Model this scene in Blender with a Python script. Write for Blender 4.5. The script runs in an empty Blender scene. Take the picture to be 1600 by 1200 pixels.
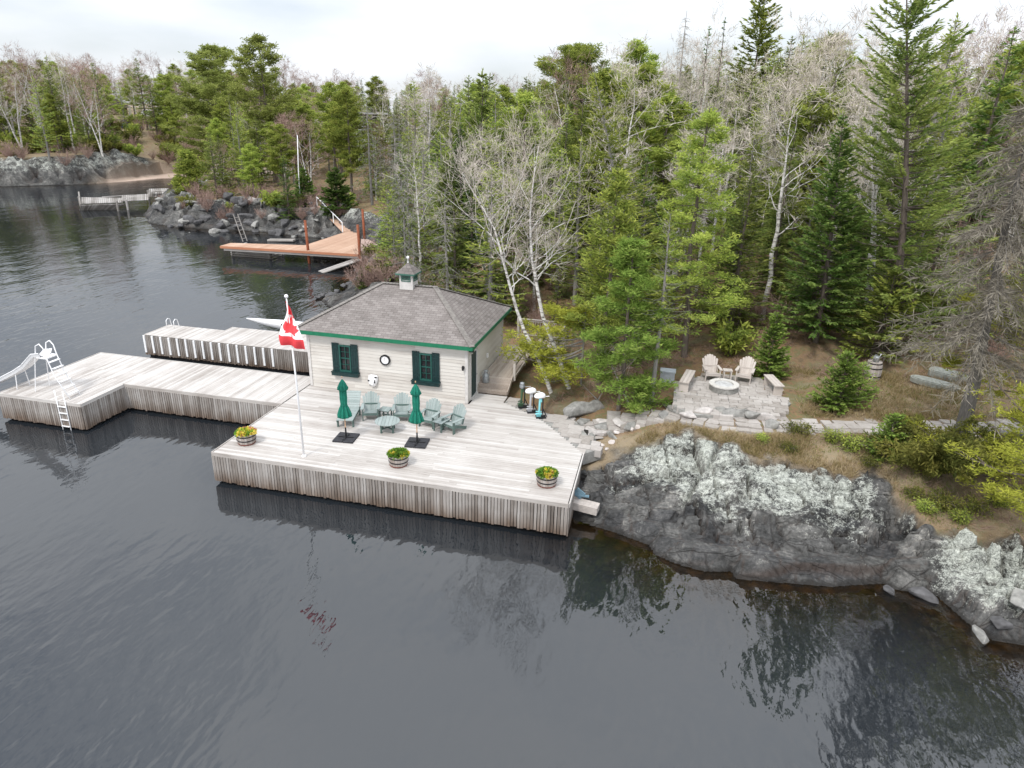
import bpy, math, random
import numpy as np
from mathutils import Vector, Matrix
C = bpy.context.scene.collection
S = bpy.context.scene
PI = math.pi
# ------------------------------------------------------------------ camera
CAM = np.array([0, 0, 13.4]); FPX = 1090.0
_p, _r, _y = np.radians([21.3, 1.35, -13.4])
_fw = np.array([math.sin(_y)*math.cos(_p), math.cos(_y)*math.cos(_p), -math.sin(_p)])
_rt = np.array([math.cos(_y), -math.sin(_y), 0]); _up = np.cross(_rt, _fw)
RT = _rt*math.cos(_r)+_up*math.sin(_r); UP = -_rt*math.sin(_r)+_up*math.cos(_r)
cam = bpy.data.cameras.new('camera'); co = bpy.data.objects.new('camera', cam); C.objects.link(co)
cam.lens = 36*FPX/1600; cam.sensor_width = 36; cam.clip_end = 3000; cam.clip_start = .1
co.matrix_world = Matrix(((RT[0], UP[0], -_fw[0], CAM[0]), (RT[1], UP[1], -_fw[1], CAM[1]), (RT[2], UP[2], -_fw[2], CAM[2]), (0, 0, 0, 1)))
S.camera = co
S.view_settings.view_transform = 'Standard'; S.view_settings.look = 'None'
S.view_settings.exposure = 0.55; S.view_settings.gamma = 1
# ------------------------------------------------------------------ sky and sun (bright overcast)
SUN_EL, SUN_AZ = math.radians(52), math.radians(200)
w = bpy.data.worlds.new('World'); S.world = w; w.use_nodes = True
nt = w.node_tree; nt.nodes.clear(); N = nt.nodes.new; L = nt.links.new
out = N('ShaderNodeOutputWorld'); bg = N('ShaderNodeBackground'); bg.inputs[1].default_value = .1
sky = N('ShaderNodeTexSky'); sky.sky_type = 'NISHITA'; sky.sun_disc = False
sky.sun_elevation = SUN_EL; sky.sun_rotation = SUN_AZ
tc = N('ShaderNodeTexCoord'); mp = N('ShaderNodeMapping'); mp.inputs['Scale'].default_value = (1, 1, 3.2)
no = N('ShaderNodeTexNoise'); no.inputs['Scale'].default_value = 2.2; no.inputs['Detail'].default_value = 6
cr = N('ShaderNodeValToRGB'); cr.color_ramp.elements[0].position = .33; cr.color_ramp.elements[1].position = .56
cr.color_ramp.elements[0].color = (.55, .55, .55, 1); cr.color_ramp.elements[1].color = (1, 1, 1, 1)
cl = N('ShaderNodeTexNoise'); cl.inputs['Scale'].default_value = 4.5; cl.inputs['Detail'].default_value = 5
cc = N('ShaderNodeValToRGB'); cc.color_ramp.elements[0].color = (8.1, 8.8, 9.8, 1); cc.color_ramp.elements[1].color = (11.5, 11.5, 11.6, 1)
mx = N('ShaderNodeMix'); mx.data_type = 'RGBA'
L(tc.outputs['Generated'], mp.inputs[0]); L(mp.outputs[0], no.inputs[0]); L(mp.outputs[0], cl.inputs[0])
L(no.outputs[0], cr.inputs[0]); L(cl.outputs[0], cc.inputs[0]); L(cr.outputs[0], mx.inputs[0])
sx_ = N('ShaderNodeSeparateXYZ'); L(tc.outputs['Generated'], sx_.inputs[0]); mr = N('ShaderNodeMapRange'); L(sx_.outputs[2], mr.inputs[0]); mr.inputs[3].default_value = .66; mr.inputs[4].default_value = 1.6
vm = N('ShaderNodeMix'); vm.data_type = 'RGBA'; vm.blend_type = 'MULTIPLY'; vm.inputs[0].default_value = 1
L(sky.outputs[0], mx.inputs[6]); L(cc.outputs[0], mx.inputs[7]); L(mx.outputs[2], vm.inputs[6]); L(mr.outputs[0], vm.inputs[7]); L(vm.outputs[2], bg.inputs[0]); L(bg.outputs[0], out.inputs[0])
sl = bpy.data.lights.new('sun', 'SUN'); sl.energy = 1.6; sl.angle = math.radians(11); sl.color = (1, .96, .9)
so = bpy.data.objects.new('sun', sl); C.objects.link(so)
_sd = Vector((math.sin(SUN_AZ)*math.cos(SUN_EL), math.cos(SUN_AZ)*math.cos(SUN_EL), math.sin(SUN_EL)))
so.rotation_euler = _sd.to_track_quat('Z', 'Y').to_euler()
# ------------------------------------------------------------------ helpers
def at(px, py, z):
    d = _fw*FPX + RT*(px-800) - UP*(py-600)
    return CAM + d*((z-CAM[2])/d[2])
def hsh(ix, iy, s):
    h = (ix.astype(np.int64)*374761393 + iy.astype(np.int64)*668265263 + s*1442695041) & 0x7fffffff
    h = ((h ^ (h >> 13))*1274126177) & 0x7fffffff
    return ((h ^ (h >> 16)) & 0xffff)/65535.0
def vn(x, y, s=0):
    x = np.asarray(x, float); y = np.asarray(y, float)
    ix = np.floor(x); iy = np.floor(y); fx = x-ix; fy = y-iy; fx = fx*fx*(3-2*fx); fy = fy*fy*(3-2*fy)
    return (hsh(ix, iy, s)*(1-fx)+hsh(ix+1, iy, s)*fx)*(1-fy)+(hsh(ix, iy+1, s)*(1-fx)+hsh(ix+1, iy+1, s)*fx)*fy
def fbm(x, y, s=0, o=4):
    r = 0; a = .5
    for k in range(o):
        r = r+a*(vn(x*2**k, y*2**k, s+k)-.5); a *= .5
    return r*2
def vor(x, y, s=0):
    ix = np.floor(x); iy = np.floor(y); d1 = np.full(x.shape, 9.); d2 = d1.copy(); idv = np.zeros(x.shape); tx = idv.copy(); ty = idv.copy()
    for a in (-1, 0, 1):
        for b in (-1, 0, 1):
            cx = ix+a; cy = iy+b; qx = cx+hsh(cx, cy, s); qy = cy+hsh(cx, cy, s+7)
            d = np.hypot(qx-x, qy-y); n = d < d1
            d2 = np.where(n, d1, np.minimum(d2, d)); d1 = np.where(n, d, d1)
            idv = np.where(n, hsh(cx, cy, s+13), idv)
            tx = np.where(n, x-qx, tx); ty = np.where(n, y-qy, ty)
    return d1, d2, idv, tx, ty
def sm(a, b, x):
    t = np.clip((x-a)/(b-a), 0, 1); return t*t*(3-2*t)
# materials
def nodes(name):
    m = bpy.data.materials.new(name); m.use_nodes = True; t = m.node_tree; t.nodes.clear()
    return m, t, t.nodes.new, t.links.new
def ramp(t, fac, stops):
    r = t.nodes.new('ShaderNodeValToRGB'); e = r.color_ramp.elements
    while len(e) < len(stops): e.new(.5)
    for i, (p, c) in enumerate(stops):
        e[i].position = p; e[i].color = (*c, 1) if len(c) == 3 else c
    t.links.new(fac, r.inputs[0]); return r.outputs[0]
def noise(t, vec, scale, det=4, stretch=None, rough=.55):
    if stretch:
        m = t.nodes.new('ShaderNodeMapping'); m.inputs['Scale'].default_value = stretch; t.links.new(vec, m.inputs[0]); vec = m.outputs[0]
    n = t.nodes.new('ShaderNodeTexNoise'); n.inputs['Scale'].default_value = scale; n.inputs['Detail'].default_value = det
    n.inputs['Roughness'].default_value = rough
    t.links.new(vec, n.inputs[0]); return n.outputs[0]
def mth(t, op, a, b=None, clamp=False):
    n = t.nodes.new('ShaderNodeMath'); n.operation = op; n.use_clamp = clamp
    for i, v in enumerate((a, b)):
        if v is None: continue
        if isinstance(v, (int, float)): n.inputs[i].default_value = v
        else: t.links.new(v, n.inputs[i])
    return n.outputs[0]
def mixc(t, f, a, b, mode='MIX'):
    n = t.nodes.new('ShaderNodeMix'); n.data_type = 'RGBA'; n.blend_type = mode
    for i, v in ((0, f), (6, a), (7, b)):
        if isinstance(v, (int, float)): n.inputs[i].default_value = v
        elif isinstance(v, tuple): n.inputs[i].default_value = (*v, 1)
        else: t.links.new(v, n.inputs[i])
    return n.outputs[2]
def attr(t, name):
    a = t.nodes.new('ShaderNodeAttribute'); a.attribute_name = name; return a.outputs['Fac']
def coord(t, kind='Object'):
    return t.nodes.new('ShaderNodeTexCoord').outputs[kind]
def finish(t, col, rough=.8, bump=None, bstr=.3, bdist=.02, metal=0, spec=.35):
    p = t.nodes.new('ShaderNodeBsdfPrincipled'); o = t.nodes.new('ShaderNodeOutputMaterial')
    if isinstance(col, tuple): p.inputs['Base Color'].default_value = (*col, 1)
    else: t.links.new(col, p.inputs['Base Color'])
    if isinstance(rough, (int, float)): p.inputs['Roughness'].default_value = rough
    else: t.links.new(rough, p.inputs['Roughness'])
    p.inputs['Metallic'].default_value = metal; p.inputs['Specular IOR Level'].default_value = spec
    if bump is not None:
        b = t.nodes.new('ShaderNodeBump'); b.inputs['Strength'].default_value = bstr; b.inputs['Distance'].default_value = bdist
        t.links.new(bump, b.inputs['Height']); t.links.new(b.outputs[0], p.inputs['Normal'])
    t.links.new(p.outputs[0], o.inputs[0]); return p
def msimple(name, c, rough=.7, var=.25, scale=6, bstr=.2, metal=0, stretch=None, spec=.35):
    m, t, n, l = nodes(name); v = coord(t); ns = noise(t, v, scale, 5, stretch)
    ob = n('ShaderNodeObjectInfo').outputs['Random']
    a = tuple(x*(1-var) for x in c); b = tuple(min(1, x*(1+var)) for x in c)
    col = ramp(t, ns, [(.3, a), (.7, b)])
    finish(t, col, rough, ns, bstr, .01, metal, spec); return m
def mwood(name, stops, ax, scale=1, stain=None, rough=.8):
    """weathered boards: per-board attribute v + grain stretched along ax"""
    m, t, n, l = nodes(name); g = coord(t)
    st = [14, 14, 14]; st[ax] = .9
    gr = noise(t, g, 1.6*scale, 5, tuple(st), .65); big = noise(t, g, .55, 4)
    f = mth(t, 'ADD', mth(t, 'ADD', mth(t, 'MULTIPLY', attr(t, 'v'), .32), .05), mth(t, 'MULTIPLY', gr, .62))
    f = mth(t, 'ADD', f, mth(t, 'MULTIPLY', mth(t, 'SUBTRACT', big, .5), .6))
    col = ramp(t, f, stops)
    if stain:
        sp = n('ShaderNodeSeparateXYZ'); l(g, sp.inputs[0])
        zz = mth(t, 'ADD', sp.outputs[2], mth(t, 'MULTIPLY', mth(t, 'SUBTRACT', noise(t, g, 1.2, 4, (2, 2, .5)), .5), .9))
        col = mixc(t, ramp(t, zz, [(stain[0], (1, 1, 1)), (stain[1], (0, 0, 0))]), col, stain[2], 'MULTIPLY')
    finish(t, col, rough, gr, .35, .006, spec=.2); return m
def mleaf(name, stops, hue=.12, trans=.38):
    m, t, n, l = nodes(name)
    ob = n('ShaderNodeObjectInfo').outputs['Random']
    f = mth(t, 'ADD', mth(t, 'MULTIPLY', attr(t, 'v'), .8), mth(t, 'MULTIPLY', ob, .25))
    col = ramp(t, f, stops)
    h = n('ShaderNodeHueSaturation'); l(col, h.inputs['Color'])
    l(mth(t, 'ADD', .5-hue*.12, mth(t, 'MULTIPLY', ob, hue*.24)), h.inputs['Hue'])
    l(mth(t, 'ADD', .82, mth(t, 'MULTIPLY', ob, .36)), h.inputs['Value'])
    d = n('ShaderNodeBsdfDiffuse'); tr = n('ShaderNodeBsdfTranslucent'); s = n('ShaderNodeMixShader'); s.inputs[0].default_value = trans
    l(h.outputs[0], d.inputs[0]); l(h.outputs[0], tr.inputs[0]); l(d.outputs[0], s.inputs[1]); l(tr.outputs[0], s.inputs[2])
    o = n('ShaderNodeOutputMaterial'); l(s.outputs[0], o.inputs[0]); return m
# objects
def tag(o, label=None, cat=None, group=None, kind=None):
    if label: o['label'] = label
    if cat: o['category'] = cat
    if group: o['group'] = group
    if kind: o['kind'] = kind
    return o
def empty(name, loc=(0, 0, 0), rz=0, label=None, cat=None, group=None):
    o = bpy.data.objects.new(name, None); C.objects.link(o); o.location = loc; o.rotation_euler = (0, 0, rz)
    o.empty_display_size = .2
    return tag(o, label, cat, group)
def link(name, me, parent=None):
    o = bpy.data.objects.new(name, me); C.objects.link(o); o.parent = parent; return o
def kids(o): return [c for c in C.objects if c.parent == o]
def copy_tree(o, parent=None, _ch=None):
    c = o.copy(); C.objects.link(c); c.parent = parent
    for k in list(o.children): copy_tree(k, c)
    return c
def basis(d):
    d = np.asarray(d, float); d = d/(np.linalg.norm(d)+1e-9)
    a = np.array([0, 0, 1.]) if abs(d[2]) < .9 else np.array([1., 0, 0])
    u = np.cross(d, a); u /= np.linalg.norm(u); return d, u, np.cross(d, u)
class MB:
    def __init__(s): s.v = []; s.f = []; s.m = []; s.a = []; s.uv = []
    def add(s, vs, fs, mi=0, a=None, uv=None):
        b = len(s.v); s.v += [tuple(map(float, q)) for q in vs]
        if a is None: a = random.random()
        for i, f in enumerate(fs):
            s.f.append(tuple(b+k for k in f)); s.m.append(mi); s.a.append(a); s.uv.append(uv[i] if uv else None)
    def box(s, c, d, rz=0, mi=0, a=None, mat=None):
        x, y, z = d[0]/2, d[1]/2, d[2]/2
        vs = np.array([(i, j, k) for k in (-z, z) for j in (-y, y) for i in (-x, x)])
        if mat is not None: vs = vs @ np.array(mat).T
        if rz:
            cc_, ss = math.cos(rz), math.sin(rz); vs = vs @ np.array([[cc_, ss, 0], [-ss, cc_, 0], [0, 0, 1]])
        s.add(vs+np.array(c), [(0, 2, 3, 1), (4, 5, 7, 6), (0, 1, 5, 4), (2, 6, 7, 3), (0, 4, 6, 2), (1, 3, 7, 5)], mi, a); return s
    def beam(s, p, q, w_, h_, mi=0, a=None, up=(0, 0, 1)):
        p = np.array(p, float); q = np.array(q, float); d = q-p; ln = np.linalg.norm(d); d /= ln
        u = np.cross(up, d)
        if np.linalg.norm(u) < 1e-3: u = np.cross((0, 1, 0), d)
        u /= np.linalg.norm(u); v = np.cross(d, u)
        return s.box((p+q)/2, (ln, w_, h_), 0, mi, a, mat=np.array([d, u, v]).T)
    def tube(s, pts, rad, n=8, mi=0, a=None, cap=True):
        pts = [np.array(p, float) for p in pts]
        if isinstance(rad, (int, float)): rad = [rad]*len(pts)
        vs = []; u = None
        for i, p in enumerate(pts):
            d = pts[min(i+1, len(pts)-1)]-pts[max(i-1, 0)]; d, u0, v0 = basis(d)
            if u is None: u = u0
            else:
                u = u-d*np.dot(u, d); u /= np.linalg.norm(u)+1e-9
            v = np.cross(d, u)
            for k in range(n):
                t = 2*PI*k/n; vs.append(p+(u*math.cos(t)+v*math.sin(t))*rad[i])
        fs = [(i*n+k, i*n+(k+1) % n, (i+1)*n+(k+1) % n, (i+1)*n+k) for i in range(len(pts)-1) for k in range(n)]
        if cap: fs += [tuple(range(n))[::-1], tuple((len(pts)-1)*n+k for k in range(n))]
        s.add(vs, fs, mi, a); return s
    def lathe(s, prof, n=20, c=(0, 0, 0), mi=0, a=None, fl=0, fn=8, cap=True):
        vs = []
        for r, z in prof:
            for k in range(n):
                t = 2*PI*k/n; rr = r*(1+fl*math.cos(fn*t)); vs.append((c[0]+rr*math.cos(t), c[1]+rr*math.sin(t), c[2]+z))
        fs = [(i*n+k, i*n+(k+1) % n, (i+1)*n+(k+1) % n, (i+1)*n+k) for i in range(len(prof)-1) for k in range(n)]
        if cap: fs += [tuple(range(n))[::-1], tuple((len(prof)-1)*n+k for k in range(n))]
        s.add(vs, fs, mi, a); return s
    def prism(s, poly, z0, z1, mi=0, a=None):
        n = len(poly); vs = [(x, y, z0) for x, y in poly]+[(x, y, z1) for x, y in poly]
        s.add(vs, [tuple(range(n))[::-1], tuple(range(n, 2*n))]+[(i, (i+1) % n, n+(i+1) % n, n+i) for i in range(n)], mi, a); return s
    def build(s, name, mats, parent=None, smooth=False):
        me = bpy.data.meshes.new(name); me.from_pydata(s.v, [], s.f); ms = mats if isinstance(mats, (list, tuple)) else [mats]
        for q in ms: me.materials.append(q)
        me.polygons.foreach_set('material_index', s.m)
        at_ = me.attributes.new('v', 'FLOAT', 'FACE'); at_.data.foreach_set('value', s.a)
        if any(u is not None for u in s.uv):
            uv = me.uv_layers.new(name='UVMap'); fl = []
            for f, u in zip(s.f, s.uv): fl += (list(sum(map(list, u), [])) if u else [0, 0]*len(f))
            uv.data.foreach_set('uv', fl)
        if smooth: me.polygons.foreach_set('use_smooth', [True]*len(s.f))
        me.validate(); me.update(); return link(name, me, parent)
def quadmesh(name, Q, A, mats, MI=None, smooth=False):
    """Q (N,4,3) quads, A (N,) attribute"""
    n = len(Q); me = bpy.data.meshes.new(name); me.vertices.add(n*4); me.vertices.foreach_set('co', Q.reshape(-1).astype(np.float32))
    me.loops.add(n*4); me.loops.foreach_set('vertex_index', np.arange(n*4, dtype=np.int32))
    me.polygons.add(n); me.polygons.foreach_set('loop_start', np.arange(n, dtype=np.int32)*4)
    for q in (mats if isinstance(mats, (list, tuple)) else [mats]): me.materials.append(q)
    if MI is not None: me.polygons.foreach_set('material_index', MI.astype(np.int32))
    a = me.attributes.new('v', 'FLOAT', 'FACE'); a.data.foreach_set('value', A.astype(np.float32))
    me.update(); me.validate(); return me
# ------------------------------------------------------------------ terrain
SHORE_PX = [(1600, 1008), (1548, 1000), (1505, 968), (1465, 932), (1395, 920), (1380, 912), (1300, 917), (1150, 905), (1142, 893), (1100, 893), (1060, 882), (1022, 866), (1014, 852), (960, 832), (895, 812)]
SHORE = [(260, -60), (60, 0), (22, 11), (14, 15.5)]+[tuple(at(a, b, 0)[:2]) for a, b in SHORE_PX]
SHORE += [(-5, 24), (-9, 28), (-13.5, 31), (-15.5, 34), (-18.5, 38), (-22, 42.5), (-25.7, 46), (-25.0, 48.5), (-26.2, 52), (-27, 56), (-28.2, 60), (-30, 64), (-32.5, 67.5), (-35.4, 68.6), (-38.8, 70.3), (-41.8, 70.2), (-47, 71.6), (-53.4, 71.0), (-57.3, 70.6), (-62.2, 72.2), (-67.5, 77.5), (-72, 85), (-75.5, 93), (-80, 101), (-79, 108), (-84, 117), (-92, 126), (-99, 119), (-100, 112), (-103, 103), (-110.5, 96), (-125, 92), (-150, 86), (-190, 92), (-260, 80), (-600, 120), (-600, 700), (500, 700), (500, -60)]
SP = np.array(SHORE)
def shore_d(x, y):
    x = np.asarray(x, float); y = np.asarray(y, float); best = np.full(x.shape, 1e9); ins = np.zeros(x.shape, bool)
    n = len(SP)
    for i in range(n):
        a = SP[i]; b = SP[(i+1) % n]; e = b-a; l2 = e@e
        t = np.clip(((x-a[0])*e[0]+(y-a[1])*e[1])/l2, 0, 1)
        best = np.minimum(best, np.hypot(x-a[0]-t*e[0], y-a[1]-t*e[1]))
        if a[1] != b[1]:
            c = ((a[1] > y) != (b[1] > y)) & (x < (b[0]-a[0])*(y-a[1])/(b[1]-a[1])+a[0]); ins ^= c
    return np.where(ins, best, -best)
CTRL = np.array([(-2, 28, 1.6), (-3.2, 25, 1.25), (0, 27.3, 1.8), (1.2, 25.6, 2.16), (1.2, 26.3, 2.25), (2.5, 25.5, 2.2), (2.5, 26.3, 2.3), (4, 25.6, 2.27), (4, 26.5, 2.34), (6.4, 26.1, 2.3), (8.8, 26.5, 2.4), (11, 27, 2.5), (-.3, 26.2, 1.78), (-1.6, 26.0, 1.52), (-2.0, 24.9, 1.26), (-2.6, 24.4, 1.22), (-2.9, 26.0, 1.36), (2.5, 29, 2.36), (2.5, 27.4, 2.3), (5, 30, 2.36), (.5, 30, 2.36), (5, 26.5, 2.2), (8, 27.3, 2.35), (11, 27.8, 2.5), (14, 28.3, 2.6), (8, 32, 2.7), (14, 31, 2.9), (22, 28, 3), (9, 23.5, 2.1), (4, 24, 2.0), (1, 24.5, 1.7), (-1.5, 24, 1.25), (12, 20.5, 1.9), (18, 19, 2.2),
    (6, 37, 3.3), (14, 37, 3.8), (20, 53, 5.5), (5, 48, 5.2), (-6, 34, 1.75), (-6, 30, 1.5), (-10, 37, 1.6), (-16, 42, 1.4), (-10, 50, 3.6), (-20, 60, 3), (-28, 75, 3.2), (-43, 78, 2.3), (-45, 75, 2.2), (-50, 90, 2.9), (-62, 82, 1.8), (-30, 100, 6), (0, 80, 7.4), (30, 80, 8), (-75, 112, 2.0), (-90, 131, .8), (-82, 124, .6), (-60, 135, 7), (0, 150, 10), (80, 100, 8),
    (-110, 112, 4.6), (-127, 146, 7.6), (-112, 100, 4.2), (-130, 98, 4.6), (-160, 108, 4.5), (-150, 180, 10), (-100, 180, 9), (-200, 250, 12), (0, 250, 12.3), (120, 250, 12.3), (-300, 400, 13), (0, 500, 13), (300, 300, 12.6), (60, 40, 4), (-400, 250, 12)])
RB = [(-6, 24.3), (-2.7, 24.0), (-1.2, 25.3), (.5, 25.5), (2.7, 24.5), (5, 23.6), (7.4, 24.3), (8.2, 23.2), (8.8, 22.0), (10, 21.6), (12, 21.3), (20, 20), (60, 5)]
def Hraw(x, y):
    num = 0; den = 0
    for a, b, c in CTRL:
        ww = 1/((x-a)**2+(y-b)**2+.6)**1.6; num = num+ww*c; den = den+ww
    return num/den
def H(x, y, full=False):
    x = np.atleast_1d(np.asarray(x, float)); y = np.atleast_1d(np.asarray(y, float))
    d = shore_d(x, y); h = Hraw(x, y)
    near = sm(60, 45, y)*sm(-8, -3, x)
    sand = sm(-72, -76, x)*sm(101, 106, y)*sm(-103, -100, x)
    Dw = 5.6*near+(1-near)*(5+0*x); Dw = np.where(sand > .5, 22, Dw)
    p = np.where(sand > .5, 1.0, .62)
    t = np.clip(d/Dw, 0, 1)
    land = h*np.power(t, p)
    forest = sm(32, 45, y)
    land = land+(fbm(x/6, y/6, 3)*.5*forest+fbm(x/1.6, y/1.6, 5)*.10+fbm(x/.45, y/.45, 6)*.07)*sm(1, 5, d)
    bed = -np.minimum(.05+(-d)*np.where(near > .5, .17, .22)+.12*vor(x/.5, y/.5, 91)[0]*sm(0, 1, -d), 4.5)
    rockm = np.maximum(near*sm(.35, -.35, y-np.interp(x, RB[0::1] and [q[0] for q in RB], [q[1] for q in RB])+fbm(x/1.1, y/1.1, 11)*.9),
                       (1-near)*sm(6.2, 4.5, d+fbm(x/3, y/3, 12)*4)*(1-sand))
    foot = ((x > -17.5) & (x < -5.2) & (y > 19) & (y < 36.8)) | ((x > -17) & (x < -2.9) & (y < 26.5))
    land = np.where(foot, np.minimum(land, 1.12), land); rockm = np.where(foot, 0, rockm)
    rockm = rockm*sm(-2.5, -.5, d)
    # fractured blocks
    rx = x*.94+y*.34; ry = -x*.34+y*.94
    wx = rx+fbm(x/2.5, y/2.5, 21)*.3; wy = ry+fbm(x/2.5, y/2.5, 22)*.3
    k = np.where(near > .5, 1.0, .36)
    U = (x*.97+y*.24+fbm(x/3, y/3, 21)*.45)*k; W = (-x*.24+y*.97+fbm(x/3, y/3, 22)*.35)*k
    vv = W/.95; vv = vv+.25*np.sin(vv*2.1+1); jj = np.floor(vv); fv = vv-jj
    uu = (U+jj*.37+hsh(jj, jj*0+3, 5)*1.9)/1.75; uu = uu+.22*np.sin(uu*2.7); ji = np.floor(uu); fu = uu-ji
    i1 = hsh(ji, jj, 41); ta = hsh(ji, jj, 42)-.5; tb = hsh(ji, jj, 43)-.5
    eu = np.minimum(fu, 1-fu)*1.6; ev = np.minimum(fv, 1-fv)*.9; e1 = np.minimum(eu+.12*(hsh(ji, jj*0, 44) > .55), ev+.10*(hsh(jj, jj*0, 45) > .45))
    f1, f2, i2, ux, uy = vor(U/.85+fbm(x, y, 8)*.2, W/.5, 47); e2 = f2-f1
    g1, g2, i3, gx_, gy_ = vor(U/.30, W/.2, 53)
    rough = sm(5.2, 7.4, x)*near+(1-near)*.8+near*.35*sm(1.6, .4, d)
    det = (i1-.5)*.42+ta*(fu-.5)*.95+(.10+tb*.75)*(fv-.5)-.05
    det = det+(.4+.6*rough)*((i2-.5)*.30+ux*(i2-.5)*1.1+uy*(hsh(np.floor(i2*997), np.floor(i2*31), 9)-.5)*.9)+(i3-.5)*(.045+.07*rough)+fbm(x/.5, y/.5, 14)*.03
    det = det-.50*sm(.065, .0, e1)-.24*(.4+rough)*sm(.09, 0, e2)
    up_ = sm(1.9, 1.5, h*t)
    det = det/k**.9*(.6+.4*up_)
    gully = near*np.exp(-((x-7.35-.35*(y-21))/.42)**2)*sm(23.6, 22.6, y); det = det-gully*.75
    det = det-near*.5*np.exp(-((x-2.72-.05*(y-19))/.07)**2)*sm(21.4, 21.0, y)-near*.35*np.exp(-((x-.2-.42*(y-20))/.09)**2)
    big = (1-near)*(vn(x/5, y/5, 77)-.5)*2.0*sm(0, 2, d)
    land = land+rockm*(det*sm(-.2, .7, d)+big*.6)
    hq = .34/np.where(near > .5, 1, .45); zq = (land+i1*.5+(W/k)*.10)/hq; qf = zq-np.floor(zq); ter = (np.floor(zq)+sm(.0, .22, qf)*.8+.2*qf)*hq-i1*.5-(W/k)*.10
    land = land+(ter-land)*rockm*(.35+.5*rough)*sm(.1, .6, d)
    z = np.where(d > 0, np.maximum(land, np.where(rockm > .3, .02+.62*sm(0, .38, d)*(.55+.7*i1)*np.where(near > .5, sm(-3.2, -.5, x), .8), .015*np.clip(d, 0, 1))), bed)
    if full: return z, d, rockm, near, sand, e1, e2, i1*.45+i2*.55
    return z
def Hs(x, y): return float(H(x, y)[0])
def ground(px, py, z=2.0):
    for _ in range(16):
        p = at(px, py, z); z = .35*z+.65*max(0, Hs(p[0], p[1]))
    return np.array([p[0], p[1], Hs(p[0], p[1])])
def grade(lo, hi, a, b, fine, g=1.12, mx=12):
    xs = list(np.arange(a, b+1e-6, fine)); s = fine; x = a
    L_ = []
    while x > lo: s = min(s*g, mx); x -= s; L_.append(x)
    s = fine; x = xs[-1]; R_ = []
    while x < hi: s = min(s*g, mx); x += s; R_.append(x)
    return np.array(L_[::-1]+xs+R_)
def grid1(lo, hi, a, b, fine, a2, b2, mid):
    g = list(grade(a2, b2, a, b, fine, 1.05, mid)); s = mid; x = g[0]; l_ = []
    while x > lo: s = min(s*1.12, 9); x -= s; l_.append(x)
    s = mid; x = g[-1]; r_ = []
    while x < hi: s = min(s*1.1, 9); x += s; r_.append(x)
    return np.array(l_[::-1]+g+r_)
gx = grid1(-420, 320, -3.4, 13.5, .07, -135, 24, .5); gy = grid1(-30, 520, 17.5, 27.5, .07, 12, 114, .5)
XX, YY = np.meshgrid(gx, gy); zz, dd, rk, nr, sd, e1, e2, tone = H(XX.ravel(), YY.ravel(), True)
nx, ny = len(gx), len(gy); print('terrain', nx, ny)
me = bpy.data.meshes.new('ground'); V = np.stack([XX.ravel(), YY.ravel(), zz], 1)
me.vertices.add(len(V)); me.vertices.foreach_set('co', V.ravel())
ii = (np.arange(ny-1)[:, None]*nx+np.arange(nx-1)[None, :]).ravel(); F = np.stack([ii, ii+1, ii+nx+1, ii+nx], 1)
me.loops.add(F.size); me.loops.foreach_set('vertex_index', F.ravel().astype(np.int32)); me.polygons.add(len(F)); me.polygons.foreach_set('loop_start', np.arange(len(F), dtype=np.int32)*4)
def vattr(me, n, v):
    a = me.attributes.new(n, 'FLOAT', 'POINT'); a.data.foreach_set('value', np.asarray(v, np.float32))
X1, Y1 = XX.ravel(), YY.ravel()
rb = np.interp(X1, [q[0] for q in RB], [q[1] for q in RB])
lich = nr*sm(-5.4, -1.0, Y1-rb+fbm(X1/1.3, Y1/1.3, 61)*2.4)*sm(-2.5, -.5, X1+fbm(X1, Y1, 8))*(1-.75*sm(6.6, 7.8, X1+fbm(X1/1.2, Y1/1.2, 62)*1.4)*sm(9.2, 8.3, X1+fbm(X1/1.2, Y1/1.2, 63)*1.2))
lich = np.maximum(lich, nr*sm(8.6, 9.2, X1)*sm(.9, 1.5, zz+fbm(X1, Y1, 66)*.5))
lich = np.maximum(lich, (1-nr)*sm(1.3, 2.6, zz)*.75)
vattr(me, 'tone', tone); vattr(me, 'rock', rk); vattr(me, 'lichen', lich*rk); vattr(me, 'sand', sd*sm(17, 13, dd+fbm(X1/4, Y1/4, 71)*5)*sm(-8, 0, dd))
vattr(me, 'depth', -zz); vattr(me, 'crack', np.maximum(sm(.06, 0, e1), .6*sm(.07, 0, e2)))
grs = np.maximum(sm(24, 26, Y1)*sm(36, 30, Y1)*.6*sm(5, 7, X1), sm(4.5, 6, X1-(-0)) * sm(27, 25.5, Y1)*nr)
grs = grs*(1-sm(7.6, 8.6, X1)*sm(26.2, 25, Y1)*.8); grs = np.maximum(grs, sm(-95, -100, X1)*.7); grs = np.maximum(grs, sm(13, 17, X1)*sm(48, 51, Y1)*sm(60, 56, Y1)); grs = np.maximum(grs, nr*sm(26.4, 25.8, Y1)*.9)
vattr(me, 'grass', np.clip(grs+fbm(X1/2.5, Y1/2.5, 83)*.7, 0, 1))
me.polygons.foreach_set('use_smooth', (rk[F[:, 0]] < .4)); me.update(); me.validate()
m, t, n, l = nodes('ground_surface'); g = coord(t)
n1 = noise(t, g, 1.1, 6); n2 = noise(t, g, 7, 6, None, .7); n3 = noise(t, g, 28, 4, None, .7); n4 = noise(t, g, 2.6, 8, (1, 1.6, 1), .72)
rock = ramp(t, mth(t, 'ADD', mth(t, 'MULTIPLY', n1, .5), mth(t, 'MULTIPLY', n2, .5)), [(.35, (.022, .022, .022)), (.45, (.055, .056, .056)), (.55, (.10, .10, .10)), (.66, (.21, .205, .195))])
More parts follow.
